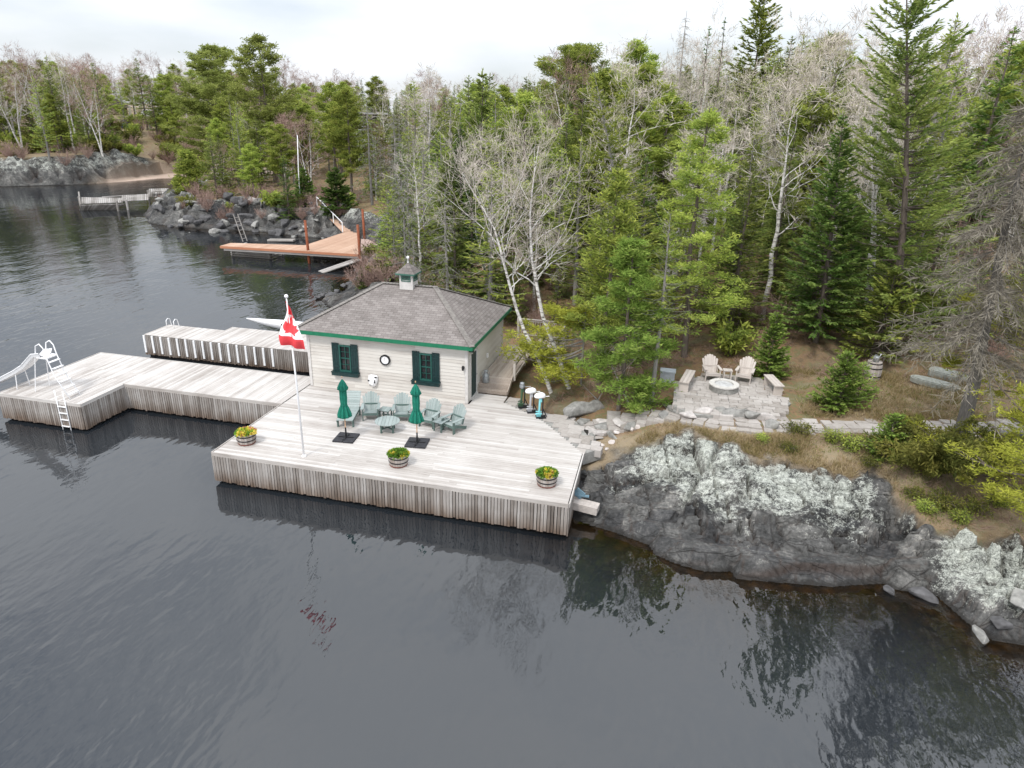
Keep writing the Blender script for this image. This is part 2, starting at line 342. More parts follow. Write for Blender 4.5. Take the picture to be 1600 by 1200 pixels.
tn = ramp(t, attr(t, 'tone'), [(.25, (.6, .6, .61)), (.75, (1.5, 1.46, 1.38))]); rock = mixc(t, 1.0, rock, tn, 'MULTIPLY')
rock = mixc(t, mth(t, 'MULTIPLY', attr(t, 'crack'), .6), rock, (.055, .035, .026))
def frac(sc, st, rot, wd_):
    mp_ = n('ShaderNodeMapping'); mp_.inputs['Scale'].default_value = st; mp_.inputs['Rotation'].default_value = (0, 0, rot); dv = n('ShaderNodeVectorMath'); dv.operation = 'ADD'
    nn_ = n('ShaderNodeTexNoise'); nn_.inputs['Scale'].default_value = 1.3; nn_.inputs['Detail'].default_value = 4; l(g, nn_.inputs[0]); sc_ = n('ShaderNodeVectorMath'); sc_.operation = 'SCALE'; sc_.inputs['Scale'].default_value = .16; l(nn_.outputs[1], sc_.inputs[0]); l(g, dv.inputs[0]); l(sc_.outputs[0], dv.inputs[1]); l(dv.outputs[0], mp_.inputs[0])
    v_ = n('ShaderNodeTexVoronoi'); v_.feature = 'DISTANCE_TO_EDGE'; v_.inputs['Scale'].default_value = sc; l(mp_.outputs[0], v_.inputs[0]); return ramp(t, v_.outputs[0], [(0, (1, 1, 1)), (wd_, (0, 0, 0))])
fr1 = frac(.8, (.45, 1.6, .5), .25, .02); fr2 = frac(1.9, (.35, 1.9, .6), .15, .03)
frk = mth(t, 'MAXIMUM', mth(t, 'MULTIPLY', fr1, .8), mth(t, 'MULTIPLY', fr2, .5)); rock = mixc(t, mth(t, 'MULTIPLY', frk, .6), rock, (.018, .015, .013))
lsum = mth(t, 'ADD', mth(t, 'ADD', mth(t, 'MULTIPLY', n4, .30), mth(t, 'MULTIPLY', n1, .22)), mth(t, 'ADD', mth(t, 'MULTIPLY', n2, .28), mth(t, 'MULTIPLY', n3, .20)))
lsum = mth(t, 'ADD', lsum, mth(t, 'MULTIPLY', mth(t, 'SUBTRACT', attr(t, 'lichen'), .56), .22))
lf = mth(t, 'MULTIPLY', ramp(t, attr(t, 'lichen'), [(.02, (0, 0, 0)), (.2, (1, 1, 1))]), ramp(t, lsum, [(.53, (0, 0, 0)), (.58, (.6, .6, .6)), (.68, (1, 1, 1))]))
lf = mth(t, 'MULTIPLY', lf, mth(t, 'SUBTRACT', 1.0, mth(t, 'MULTIPLY', attr(t, 'crack'), .7)))
lic = ramp(t, mth(t, 'ADD', mth(t, 'MULTIPLY', n3, .5), mth(t, 'MULTIPLY', n2, .5)), [(.38, (.27, .28, .25)), (.5, (.42, .44, .39)), (.6, (.60, .62, .56))]); rock = mixc(t, lf, rock, lic)
wetz = n('ShaderNodeSeparateXYZ'); l(g, wetz.inputs[0])
rock = mixc(t, ramp(t, mth(t, 'ADD', wetz.outputs[2], mth(t, 'MULTIPLY', n2, .15)), [(.14, (1, 1, 1)), (.24, (0, 0, 0))]), rock, mixc(t, .75, rock, (.02, .018, .016)))
lit = ramp(t, mth(t, 'ADD', mth(t, 'MULTIPLY', n1, .55), mth(t, 'MULTIPLY', n2, .45)), [(.32, (.075, .055, .035)), (.42, (.135, .098, .058)), (.49, (.24, .145, .08)), (.55, (.13, .135, .06)), (.62, (.24, .19, .12)), (.74, (.14, .12, .08))])
gra = ramp(t, mth(t, 'ADD', mth(t, 'MULTIPLY', noise(t, g, 2.1, 5), .55), mth(t, 'MULTIPLY', n3, .45)), [(.34, (.10, .11, .045)), (.43, (.19, .14, .085)), (.52, (.31, .245, .16)), (.6, (.25, .20, .15)), (.7, (.20, .135, .10))])
col = mixc(t, attr(t, 'grass'), lit, gra)
col = mixc(t, attr(t, 'sand'), col, ramp(t, n2, [(.3, (.46, .34, .27)), (.7, (.6, .47, .39))]))
col = mixc(t, attr(t, 'rock'), col, rock)
vo = n('ShaderNodeTexVoronoi'); vo.inputs['Scale'].default_value = 2.6; l(g, vo.inputs[0])
bed = mixc(t, ramp(t, vo.outputs[0], [(.1, (0, 0, 0)), (.7, (1, 1, 1))]), ramp(t, n2, [(.3, (.075, .055, .02)), (.7, (.15, .10, .035))]), (.035, .028, .012))
col = mixc(t, ramp(t, mth(t, 'ADD', attr(t, 'depth'), .5), [(.49, (0, 0, 0)), (.53, (1, 1, 1))]), col, bed)
finish(t, col, .88, mth(t, 'ADD', mth(t, 'MULTIPLY', mth(t, 'MULTIPLY', frk, attr(t, 'rock')), -1.6), mth(t, 'ADD', mth(t, 'ADD', n2, mth(t, 'MULTIPLY', n3, .5)), mth(t, 'MULTIPLY', n4, 1.3))), .7, .05, spec=.3)
me.materials.append(m); tag(link('ground', me), kind='structure')
# water
wx_ = grade(-900, 500, -14, 24, .5, 1.12, 30); wy_ = grade(-200, 700, 4, 40, .5, 1.12, 30)
XX, YY = np.meshgrid(wx_, wy_); me = bpy.data.meshes.new('lake_water'); nx, ny = len(wx_), len(wy_)
V = np.stack([XX.ravel(), YY.ravel(), 0*XX.ravel()], 1); me.vertices.add(len(V)); me.vertices.foreach_set('co', V.ravel())
ii = (np.arange(ny-1)[:, None]*nx+np.arange(nx-1)[None, :]).ravel(); F = np.stack([ii, ii+1, ii+nx+1, ii+nx], 1)
me.loops.add(F.size); me.loops.foreach_set('vertex_index', F.ravel().astype(np.int32)); me.polygons.add(len(F)); me.polygons.foreach_set('loop_start', np.arange(len(F), dtype=np.int32)*4)
dw = -shore_d(XX.ravel(), YY.ravel()); vattr(me, 'murk', 1-np.exp(-(np.clip(dw-.1, 0, 60)/1.9)**1.3)); me.update(); me.validate()
m, t, n, l = nodes('lake_water'); g = coord(t)
body = n('ShaderNodeBsdfDiffuse'); l(mixc(t, noise(t, g, .05, 3), (.013, .0155, .018), (.020, .0245, .030)), body.inputs[0])
tr = n('ShaderNodeBsdfTransparent'); tr.inputs[0].default_value = (.85, .68, .42, 1)
m1 = n('ShaderNodeMixShader'); l(attr(t, 'murk'), m1.inputs[0]); l(tr.outputs[0], m1.inputs[1]); l(body.outputs[0], m1.inputs[2])
gl = n('ShaderNodeBsdfGlossy'); gl.inputs['Roughness'].default_value = .008
def wav(sc, st, rot, det=3):
    mp_ = n('ShaderNodeMapping'); mp_.inputs['Rotation'].default_value = (0, 0, rot); mp_.inputs['Scale'].default_value = st; l(g, mp_.inputs[0])
    x = n('ShaderNodeTexNoise'); x.inputs['Scale'].default_value = sc; x.inputs['Detail'].default_value = det; x.inputs['Distortion'].default_value = .15; l(mp_.outputs[0], x.inputs[0]); return x.outputs[0]
calm = ramp(t, noise(t, g, .07, 4), [(.38, (.32, .32, .32)), (.6, (1.0, 1.0, 1.0))])
hgt = mth(t, 'ADD', mth(t, 'MULTIPLY', wav(3.0, (1, .38, 1), .6, 1), .5), mth(t, 'MULTIPLY', wav(9, (1, .5, 1), -.1, 1), .08))
hgt = mth(t, 'ADD', hgt, mth(t, 'MULTIPLY', wav(.45, (1, .6, 1), .9, 2), 1.6))
bp = n('ShaderNodeBump'); bp.inputs['Distance'].default_value = .055; l(mth(t, 'MULTIPLY', calm, .9), bp.inputs['Strength']); l(hgt, bp.inputs['Height'])
fr = n('ShaderNodeFresnel'); fr.inputs[0].default_value = 1.8; l(bp.outputs[0], fr.inputs['Normal']); l(bp.outputs[0], gl.inputs['Normal'])
m2 = n('ShaderNodeMixShader'); l(fr.outputs[0], m2.inputs[0]); l(m1.outputs[0], m2.inputs[1]); l(gl.outputs[0], m2.inputs[2])
o = n('ShaderNodeOutputMaterial'); l(m2.outputs[0], o.inputs[0]); me.materials.append(m)
tag(link('lake_water', me), kind='structure')
# ------------------------------------------------------------------ materials of built things
random.seed(5); rng = np.random.default_rng(5)
DK = [(.2, (.29, .26, .235)), (.42, (.41, .38, .355)), (.62, (.50, .475, .45)), (.88, (.585, .565, .545))]
M_dx = mwood('deck_wood_lengthwise', DK, 0); M_dy = mwood('deck_wood_crosswise', DK, 1)
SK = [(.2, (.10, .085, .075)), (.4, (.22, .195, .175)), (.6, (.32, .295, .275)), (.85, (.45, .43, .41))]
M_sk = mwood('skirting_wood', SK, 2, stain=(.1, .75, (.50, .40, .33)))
M_tan = mwood('tan_wood', [(.25, (.27, .22, .18)), (.6, (.42, .36, .31)), (.85, (.52, .47, .42))], 1)
M_post = mwood('post_wood', [(.25, (.3, .27, .24)), (.7, (.5, .46, .42))], 2)
M_side = mwood('siding_wood', [(.2, (.40, .36, .325)), (.42, (.54, .51, .47)), (.7, (.63, .605, .565))], 0)
M_sidey = mwood('siding_wood_side', [(.2, (.42, .38, .34)), (.42, (.54, .51, .465)), (.7, (.61, .58, .54))], 1)
M_trim = msimple('pale_trim', (.56, .54, .52), .7, .12)
M_green = msimple('green_fascia_paint', (.010, .15, .075), .5, .12)
M_cgreen = msimple('faded_green_paint', (.05, .13, .10), .6, .2)
M_dgreen = msimple('dark_green_paint', (.008, .030, .031), .45, .35, 10)
M_wgreen = msimple('window_green_paint', (.018, .085, .07), .45, .15)
M_black = msimple('black_metal', (.015, .015, .017), .5, .3)
M_white = msimple('white_plastic', (.82, .82, .83), .4, .05)
M_glass = bpy.data.materials.new('window_glass'); M_glass.use_nodes = True
_b = M_glass.node_tree.nodes['Principled BSDF']; _b.inputs['Base Color'].default_value = (.02, .02, .022, 1); _b.inputs['Roughness'].default_value = .06
M_steel = msimple('galvanised_steel', (.33, .35, .36), .5, .35, 9, .2, .5)
M_concrete = msimple('pale_concrete', (.42, .38, .35), .9, .18, 8, .4)
M_stone = mwood('flagstone', [(.25, (.25, .225, .20)), (.5, (.36, .33, .305)), (.8, (.46, .43, .405))], 2, .35, rough=.9)
M_gstone = msimple('grey_stone', (.25, .245, .23), .9, .35, 5, .6)
M_pstone = msimple('pale_stone', (.45, .42, .40), .9, .25, 5, .6)
M_dstone = msimple('dark_stone', (.09, .088, .09), .85, .4, 4, .6)
M_furn = mwood('grey_green_furniture', [(.2, (.20, .245, .235)), (.5, (.27, .315, .305)), (.8, (.34, .385, .375))], 1, rough=.65)
M_furnf = msimple('grey_green_frame', (.10, .15, .135), .6, .2)
M_beige = mwood('beige_furniture', [(.2, (.42, .37, .33)), (.6, (.53, .48, .44))], 1, rough=.65)
M_cloth = msimple('green_canvas', (.008, .155, .105), .85, .2, 12, .4)
M_pole = msimple('umbrella_pole_wood', (.5, .32, .2), .5, .15)
M_slate = msimple('black_base_plate', (.03, .03, .035), .7, .4, 14, .4)
M_soil = msimple('potting_soil', (.03, .02, .015), .95, .3)
M_stave = mwood('barrel_staves', [(.25, (.25, .20, .17)), (.6, (.42, .38, .35)), (.85, (.52, .49, .47))], 2)
M_rust = msimple('rusty_hoop', (.16, .055, .04), .7, .35, 10)
M_orange = mwood('orange_stained_wood', [(.2, (.36, .22, .15)), (.6, (.48, .32, .23)), (.85, (.56, .41, .32))], 0)
M_orpost = msimple('orange_post', (.24, .07, .03), .7, .25)
M_owood = mwood('old_grey_wood', [(.25, (.13, .115, .1)), (.6, (.33, .31, .29)), (.85, (.48, .46, .44))], 1)
M_red = msimple('flag_red', (.72, .06, .07), .8, .06); M_fw = msimple('flag_white', (.8, .8, .8), .8, .03)
# roof shingles: courses follow the UVs
m, t, n, l = nodes('shingles'); uvn = n('ShaderNodeTexCoord').outputs['UV']
bt = n('ShaderNodeTexBrick'); bt.inputs['Scale'].default_value = 1; bt.inputs['Brick Width'].default_value = .31; bt.inputs['Row Height'].default_value = .15
bt.inputs['Mortar Size'].default_value = .012; bt.inputs['Mortar Smooth'].default_value = .3; bt.offset = .5; bt.inputs['Bias'].default_value = -.1
bt.inputs[1].default_value = (.17, .15, .14, 1); bt.inputs[2].default_value = (.29, .265, .25, 1); bt.inputs[3].default_value = (.06, .052, .048, 1)
l(uvn, bt.inputs[0]); g = coord(t)
c_ = mixc(t, .45, bt.outputs[0], ramp(t, noise(t, g, 1.3, 6, None, .65), [(.3, (.13, .117, .11)), (.7, (.31, .28, .265))]))
c_ = mixc(t, 1.0, c_, ramp(t, noise(t, g, 60, 2), [(.3, (.75, .75, .75)), (.7, (1.15, 1.15, 1.15))]), 'MULTIPLY')
finish(t, c_, .95, bt.outputs[1], -.5, .02, spec=.15); M_shing = m
ZD = 1.3
# ------------------------------------------------------------------ docks
def boards_x(b, x0f, x1f, y0, y1, z, w_=.14, gap=.009, th=.04):
    y = y0
    while y < y1-.01:
        ye = min(y+w_, y1); xa = x0f((y+ye)/2); xb = x1f((y+ye)/2); cuts = [xa]
        x = xa+random.uniform(1.2, 4.8)
        while x < xb-1: cuts.append(x); x += random.choice((3.66, 4.27, 4.88))
        cuts.append(xb)
        for p, q in zip(cuts[:-1], cuts[1:]):
            b.box(((p+q)/2, (y+ye)/2, z-th/2+random.uniform(-.003, .003)), (q-p-.005, ye-y-gap, th))
        y += w_
def boards_y(b, y0, y1, x0, x1, z, w_=.14, gap=.009, th=.04):
    x = x0
    while x < x1-.01:
        xe = min(x+w_, x1); mid = (y0+y1)/2+random.choice((-.8, 0, .9)) if y1-y0 > 3.5 else None
        for p, q in ([(y0, mid), (mid, y1)] if mid else [(y0, y1)]):
            b.box(((x+xe)/2, (p+q)/2, z-th/2+random.uniform(-.003, .003)), (xe-x-gap, q-p-.004, th))
        x += w_
def skirt(b, p, q, ztop, zbot, w_=.115, gap=.024, off=.0):
    p = np.array(p, float); q = np.array(q, float); L_ = np.linalg.norm(q-p); d = (q-p)/L_; rz = math.atan2(d[1], d[0]); n_ = int(L_/w_)
    for i in range(n_):
        c = p+d*(i+.5)*L_/n_; zb = zbot+random.uniform(-.03, .03)
        b.box((c[0], c[1], (ztop+zb)/2), (L_/n_-gap*random.uniform(.5, 1.3), .035+random.uniform(0, .012), ztop-zb), rz+random.uniform(-.006, .006))
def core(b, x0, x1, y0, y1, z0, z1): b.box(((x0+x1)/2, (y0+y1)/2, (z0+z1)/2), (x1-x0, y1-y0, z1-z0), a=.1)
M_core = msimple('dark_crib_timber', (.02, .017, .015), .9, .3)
dk = empty('house_deck', (-9.5, 23.7, 0), 0, 'wide pale weathered wooden deck with three planters standing along its front edge', 'deck')
def P(o, b, name, mat, **k):
    """parts are modelled in world space: shift them under their thing"""
    ob = b.build(name, mat, o, **k); ob.matrix_parent_inverse = Matrix.Translation(-o.location) if abs(o.rotation_euler[2]) < 1e-6 else o.matrix_basis.inverted(); return ob
XR = [(20.1, -2.78), (23.92, -2.87), (25.6, -4.2), (26.7, -5.2), (27.9, -7.0), (29.3, -7.02)]
xr = lambda y: float(np.interp(y, [a for a, _ in XR], [b for _, b in XR]))
b = MB(); boards_x(b, lambda y: -16.22, xr, 20.1, 27.27, ZD); boards_x(b, lambda y: -8.42, xr, 27.27, 28.6, ZD); P(dk, b, 'deck_boards', M_dx)
b = MB(); b.box((-9.5, 20.06, ZD-.06), (13.5, .045, .15)); b.box((-16.26, 22.5, ZD-.06), (.045, 4.9, .15)); b.box((-2.77, 21.99, ZD-.06), (.045, 3.8, .15), rz=.024); P(dk, b, 'rim_board', M_dx)
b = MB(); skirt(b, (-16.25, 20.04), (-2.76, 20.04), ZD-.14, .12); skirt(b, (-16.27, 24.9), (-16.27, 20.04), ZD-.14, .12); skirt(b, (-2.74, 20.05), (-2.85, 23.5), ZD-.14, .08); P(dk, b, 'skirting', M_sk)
b = MB(); core(b, -16.1, -2.95, 20.2, 26.2, -1, ZD-.06); core(b, -16.1, -7.5, 26, 27.9, -1, ZD-.06); P(dk, b, 'crib', M_core)
dk = empty('slide_dock', (-24, 25, 0), 0, 'long weathered wooden dock reaching out to the white slide at its far end', 'dock')
b = MB(); boards_y(b, 24.95, 28.23, -24.4, -16.28, ZD-.005); boards_y(b, 22.45, 28.23, -28.7, -24.4, ZD-.005); P(dk, b, 'deck_boards', M_dy)
b = MB()
for c, s_ in (((-26.56, 22.4), (4.4, .045)), ((-20.35, 24.9), (8.1, .045)), ((-22.5, 28.26), (12.5, .045))): b.box((*c, ZD-.06), (*s_, .14))
for c, s_ in (((-28.74, 25.33), (.045, 5.8)), ((-24.36, 23.67), (.045, 2.5))): b.box((*c, ZD-.06), (*s_, .14))
P(dk, b, 'rim_board', M_dx)
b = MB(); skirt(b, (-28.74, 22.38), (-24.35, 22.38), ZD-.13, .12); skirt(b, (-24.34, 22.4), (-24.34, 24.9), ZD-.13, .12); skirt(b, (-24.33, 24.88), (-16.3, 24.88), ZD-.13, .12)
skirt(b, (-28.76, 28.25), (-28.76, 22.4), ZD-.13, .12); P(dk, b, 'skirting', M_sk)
b = MB(); core(b, -28.6, -24.5, 22.6, 28.1, -1, ZD-.06); core(b, -24.5, -16.3, 25.1, 28.1, -1, ZD-.06); P(dk, b, 'crib', M_core)
dk = empty('boat_dock', (-22, 32, 0), 0, 'narrow weathered dock with evenly spaced white fender strips, running out from behind the boathouse', 'dock')
b = MB(); boards_y(b, 31.55, 33.58, -28.85, -25.1, ZD); boards_y(b, 31.55, 34.3, -25.1, -16.2, ZD); P(dk, b, 'deck_boards', M_dy)
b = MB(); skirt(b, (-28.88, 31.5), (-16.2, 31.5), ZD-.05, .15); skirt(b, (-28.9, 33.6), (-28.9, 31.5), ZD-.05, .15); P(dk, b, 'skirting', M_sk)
b = MB(); core(b, -28.75, -16.2, 31.65, 33.4, -1, ZD-.05); P(dk, b, 'crib', M_core)
for i in range(16):
    b = MB(); b.box((-28.8+i*.535, 31.455, .78), (.11, .05, 1.0), rz=random.uniform(-.02, .02)); P(dk, b, 'fender', M_white)
# ------------------------------------------------------------------ boathouse
HX0, HX1, HY0, HY1, ZE = -16.12, -8.5, 27.25, 33.3, 4.02
bh = empty('boathouse', ((HX0+HX1)/2, (HY0+HY1)/2, ZD), 0, 'pale clapboard boathouse with grey hipped shingle roof and green eaves', 'boathouse')
holes = [(-14.9, -13.64, 2.05, 3.46), (-11.02, -9.78, 2.05, 3.46)]
b = MB(); zz_ = ZD+.0; rw = .155
while zz_ < ZE-.02:
    segs = [(HX0, HX1)]
    x = HX0+random.uniform(1, 3); cuts = []
    while x < HX1-1: cuts.append(x); x += random.uniform(2, 3.6)
    xs = [HX0]+cuts+[HX1]
    for p, q in zip(xs[:-1], xs[1:]):
        rs = [(p, q)]
        for h0, h1, z0, z1 in holes:
            if zz_+rw > z0+.1 and zz_ < z1-.1:
                nr_ = []
                for u, v in rs:
                    if v < h0+.3 or u > h1-.3: nr_.append((u, v))
                    else:
                        if u < h0+.3: nr_.append((u, h0+.3))
                        if v > h1-.3: nr_.append((h1-.3, v))
                rs = nr_
        for u, v in rs:
            z1_ = min(zz_+rw, ZE); a = random.random()
            b.add([(u, HY0, zz_), (v, HY0, zz_), (v, HY0+.022, z1_+.01), (u, HY0+.022, z1_+.01), (u, HY0+.05, zz_), (v, HY0+.05, zz_)], [(0, 1, 2, 3), (0, 4, 5, 1)], 0, a)
    zz_ += rw
wl = P(bh, b, 'front_wall', M_side)
b = MB(); zz_ = ZD
while zz_ < ZE-.02:
    for u, v in ((HY0+.05, 27.72), (28.62, 30.5), (30.5, HY1)) if zz_ < 3.45 else ((HY0+.05, 29.4), (29.4, HY1)):
        z1_ = min(zz_+rw, ZE)
        b.add([(HX1, u, zz_), (HX1, v, zz_), (HX1-.022, v, z1_+.01), (HX1-.022, u, z1_+.01), (HX1-.05, u, zz_), (HX1-.05, v, zz_)], [(0, 1, 2, 3), (0, 4, 5, 1)], 0)
    zz_ += rw
P(bh, b, 'side_wall', M_sidey)
b = MB(); b.box(((HX0+HX1)/2, HY1-.05, .5*(ZD+ZE)-.4), (HX1-HX0-.1, .08, ZE-ZD+.8)); b.box((HX0+.04, (HY0+HY1)/2, 2.0), (.08, HY1-HY0-.1, 4.0)); P(bh, b, 'back_wall', M_sidey)
b = MB(); b.box((-12.3, 27.45, 2), (7.4, .03, 4), a=0); b.box((-8.7, 30.3, 2), (.03, 5.5, 4), a=0); P(bh, b, 'inner_lining', M_core)
for x, y in ((HX0-.01, HY0-.01), (HX1+.01, HY0-.01), (HX1+.01, HY1+.01)):
    b = MB(); b.box((x+(.05 if x < -12 else -.05), y+(.05 if y < 30 else -.05), (ZD+ZE)/2+.01), (.13, .13, ZE-ZD-.02)); P(bh, b, 'corner_board', M_trim)
RX0, RX1, RY0, RY1 = -16.62, -8.18, 26.9, 33.85; RZ = 5.66; A_, B_ = (-13.7, 30.4, RZ), (-11.05, 30.4, RZ); ez = 4.08
rf = MB(); cs = [(RX0, RY0, ez), (RX1, RY0, ez), (RX1, RY1, ez), (RX0, RY1, ez)]
sl_ = math.hypot(3.5, 1.58)
def slope(vs, ax, fl):
    us = []
    for v in vs: us.append((v[ax], math.hypot(v[1-ax]-fl, v[2]-ez)))
    rf.add(vs, [tuple(range(len(vs)))], 0, .5, [us])
slope([cs[0], cs[1], B_, A_], 0, RY0); slope([cs[1], cs[2], B_], 1, RX1); slope([cs[2], cs[3], A_, B_], 0, RY1); slope([cs[3], cs[0], A_], 1, RX0)
rfo = P(bh, rf, 'roof', M_shing)
b = MB()
for p, q in ((cs[0], A_), (cs[1], B_), (cs[2], B_), (cs[3], A_), (A_, B_)):
    p = np.array(p)+[0, 0, .018]; q = np.array(q)+[0, 0, .018]; n_ = int(np.linalg.norm(q-p)/.16)
    for i in range(n_): b.beam(p+(q-p)*i/n_, p+(q-p)*(i+1.12)/n_, .24, .022)
o_ = b.build('ridge_cap', msimple('ridge_shingle', (.20, .185, .17), .95, .25, 7), rfo)
b = MB()
for (x0, y0), (x1, y1) in (((RX0, RY0), (RX1, RY0)), ((RX1, RY0), (RX1, RY1)), ((RX1, RY1), (RX0, RY1)), ((RX0, RY1), (RX0, RY0))):
    b.beam((x0, y0, ez-.09), (x1, y1, ez-.09), .035, .17)
b.build('fascia', M_green, rfo)
b = MB(); b.box(((RX0+RX1)/2, (RY0+RY1)/2, ez-.13), (RX1-RX0-.06, RY1-RY0-.06, .03)); b.build('soffit', M_trim, rfo)
# cupola
CX, CY = -12.38, 30.4
cu = MB(); cu.box((CX, CY, 5.83), (.66, .66, .9)); cup = P(bh, cu, 'cupola', M_trim)
b = MB(); q = .47; zc = 6.28
b.add([(CX-q, CY-q, zc), (CX+q, CY-q, zc), (CX+q, CY+q, zc), (CX-q, CY+q, zc), (CX, CY, zc+.46)], [(0, 1, 4), (1, 2, 4), (2, 3, 4), (3, 0, 4)], 0, .5, [[(0, 0), (.94, 0), (.47, .6)]]*4)
b.build('cupola_roof', M_shing, cup)
b = MB()
for i in range(4):
    a0 = [(-q, -q), (q, -q), (q, q), (-q, q)]; p0, p1 = a0[i], a0[(i+1) % 4]
    b.beam((CX+p0[0], CY+p0[1], zc-.035), (CX+p1[0], CY+p1[1], zc-.035), .03, .075)
b.build('cupola_fascia', M_cgreen, cup)
b = MB()
for i in range(6): b.box((CX, CY-.345, 5.99+i*.042), (.38, .02, .03), mat=[[1, 0, 0], [0, .8, -.6], [0, .6, .8]]); b.box((CX+.345, CY, 5.99+i*.042), (.02, .38, .03))
for dx in (-.21, .21): b.box((CX+dx, CY-.345, 6.09), (.04, .04, .33)); b.box((CX+.345, CY+dx, 6.09), (.04, .04, .33))
for dz in (-.17, .17): b.box((CX, CY-.347, 6.09+dz), (.46, .035, .04)); b.box((CX+.347, CY, 6.09+dz), (.035, .46, .04))
b.build('louvre', M_cgreen, cup)
b = MB(); b.lathe([(.05, 0), (.02, .03), (.015, .16), (.055, .2), (.07, .25), (.05, .3), (.0, .33)], 12, (CX, CY, zc+.44)); b.build('finial', M_white, cup, smooth=True)
# windows
for cx in (-14.27, -10.40):
    b = MB(); y = HY0-.03
    for dx in (-.255, .255): b.box((cx+dx, y, 2.83), (.055, .09, 1.28))
    b.box((cx, y, 3.44), (.455, .09, .07)); b.box((cx, y, 2.24), (.455, .09, .07)); b.box((cx, y+.02, 2.84), (.455, .05, .045)); b.box((cx, y+.025, 2.84), (.028, .04, 1.13)); b.box((cx, y+.025, 3.14), (.455, .03, .02)); b.box((cx, y+.025, 2.54), (.455, .03, .02))
    fr_ = P(bh, b, 'window', M_wgreen)
    b = MB(); b.box((cx, HY0+.03, 2.84), (.56, .012, 1.2)); b.build('pane', M_glass, fr_)
    for sx in (-1, 1):
        b = MB()
        for k in range(3): b.box((cx+sx*(.29+.056+k*.116), y-.01, 2.86), (.108, .03, 1.36))
        for dz in (-.42, .44): b.box((cx+sx*.462, y-.035, 2.86+dz), (.30, .022, .09))
        b.build('shutter', M_dgreen, fr_)
    b = MB(); b.box((cx, y-.07, 2.10), (1.3, .2, .15)); b.box((cx, y-.07, 2.19), (1.34, .24, .03)); b.build('sill', M_dgreen, fr_)
b = MB(); b.box((HX1-.03, 28.17, 2.4), (.05, .86, 2.1)); do = P(bh, b, 'door', M_dgreen)
b = MB(); b.tube([(HX1+.03, 28.5, 2.3), (HX1+.08, 28.5, 2.3), (HX1+.08, 28.4, 2.3)], .015, 6); b.build('handle', M_steel, do)
b = MB(); b.box((HX1, 27.7, 2.4), (.07, .07, 2.2)); b.box((HX1, 28.64, 2.4), (.07, .07, 2.2)); b.box((HX1, 28.17, 3.48), (.07, 1.0, .08)); b.box((HX1+.03, 28.17, 1.33), (.12, .9, .05)); P(bh, b, 'door_frame', M_trim)
b = MB(); b.box((-10.5, HY0-.05, 3.86), (.28, .1, .06)); P(bh, b, 'eave_vent', M_black)
b = MB(); b.box((-14.45, HY0-.05, 3.87), (.26, .1, .05)); P(bh, b, 'eave_vent', M_white)
b = MB(); b.box((HX1+.12, 27.5, 3.72), (.2, .14, .12)); b.tube([(HX1, 27.5, 3.75), (HX1+.1, 27.5, 3.75)], .02, 6); P(bh, b, 'security_lamp', M_black)
b = MB(); b.box((HX1+.03, 30.4, 2.55), (.06, .16, .2)); P(bh, b, 'socket_box', M_white)
b = MB(); b.box((HX1-.17, HY0-.06, 3.02), (.07, .1, .1)); b.lathe([(.03, -.16), (.055, -.1), (.055, .02), (.02, .07)], 8, (HX1-.17, HY0-.12, 3.05)); tag(b.build('wall_lantern', M_black), 'small black lantern on the boathouse corner board beside the door', 'lantern')
ck = empty('wall_clock', (-12.33, HY0-.03, 2.97), 0, 'round white clock with black rim on the boathouse front wall', 'clock')
def disc(b, r0, r1, y0, y1, n_=28, a=.5):
    vs = []
    for r, y in ((r0, y0), (r1, y0), (r1, y1), (r0, y1)):
        for k in range(n_): vs.append((r*math.cos(2*PI*k/n_), y, r*math.sin(2*PI*k/n_)))
    fs = [(j*n_+k, j*n_+(k+1) % n_, ((j+1) % 4)*n_+(k+1) % n_, ((j+1) % 4)*n_+k) for j in range(4) for k in range(n_)]; b.add(vs, fs, 0, a)
b = MB(); disc(b, .185, .245, -.05, .03); b.build('rim', M_black, ck); b = MB(); disc(b, .001, .19, -.02, .02); b.build('dial', M_white, ck)
b = MB(); b.beam((0, -.03, 0), (.0, -.03, .12), .02, .01); b.beam((0, -.034, 0), (-.08, -.034, -.03), .02, .01); b.build('hand', msimple('clock_hand', (.55, .5, .5), .5), ck)
pl = empty('wall_cowhead', (-12.96, HY0-.02, 1.9), 0, 'white cow head plaque with black patches, hanging under the round clock', 'wall ornament')
b = MB(); prof = [(-.20, .26), (-.23, .12), (-.24, -.05), (-.17, -.18), (-.12, -.26), (.0, -.3), (.12, -.24), (.19, -.1), (.24, .08), (.23, .25), (.12, .3), (-.08, .3)]
nn = len(prof); vs = [(x, 0, z) for x, z in prof]+[(x*.85, -.1, z*.85) for x, z in prof]+[(x*.4, -.16, z*.5) for x, z in prof]
b.add(vs, [(i, (i+1) % nn, nn+(i+1) % nn, nn+i) for i in range(nn)]+[(nn+i, nn+(i+1) % nn, 2*nn+(i+1) % nn, 2*nn+i) for i in range(nn)]+[tuple(2*nn+i for i in range(nn))]); b.build('head', M_white, pl)
for c_q, d_q in (((-.13, -.135, .04), (.15, .03, .06)), ((.12, -.13, .02), (.06, .04, .15)), ((.17, -.11, .22), (.1, .05, .05)), ((-.07, -.125, -.17), (.14, .03, .025))):
    b = MB(); b.box(c_q, d_q); b.build('black_patch', M_black, pl)
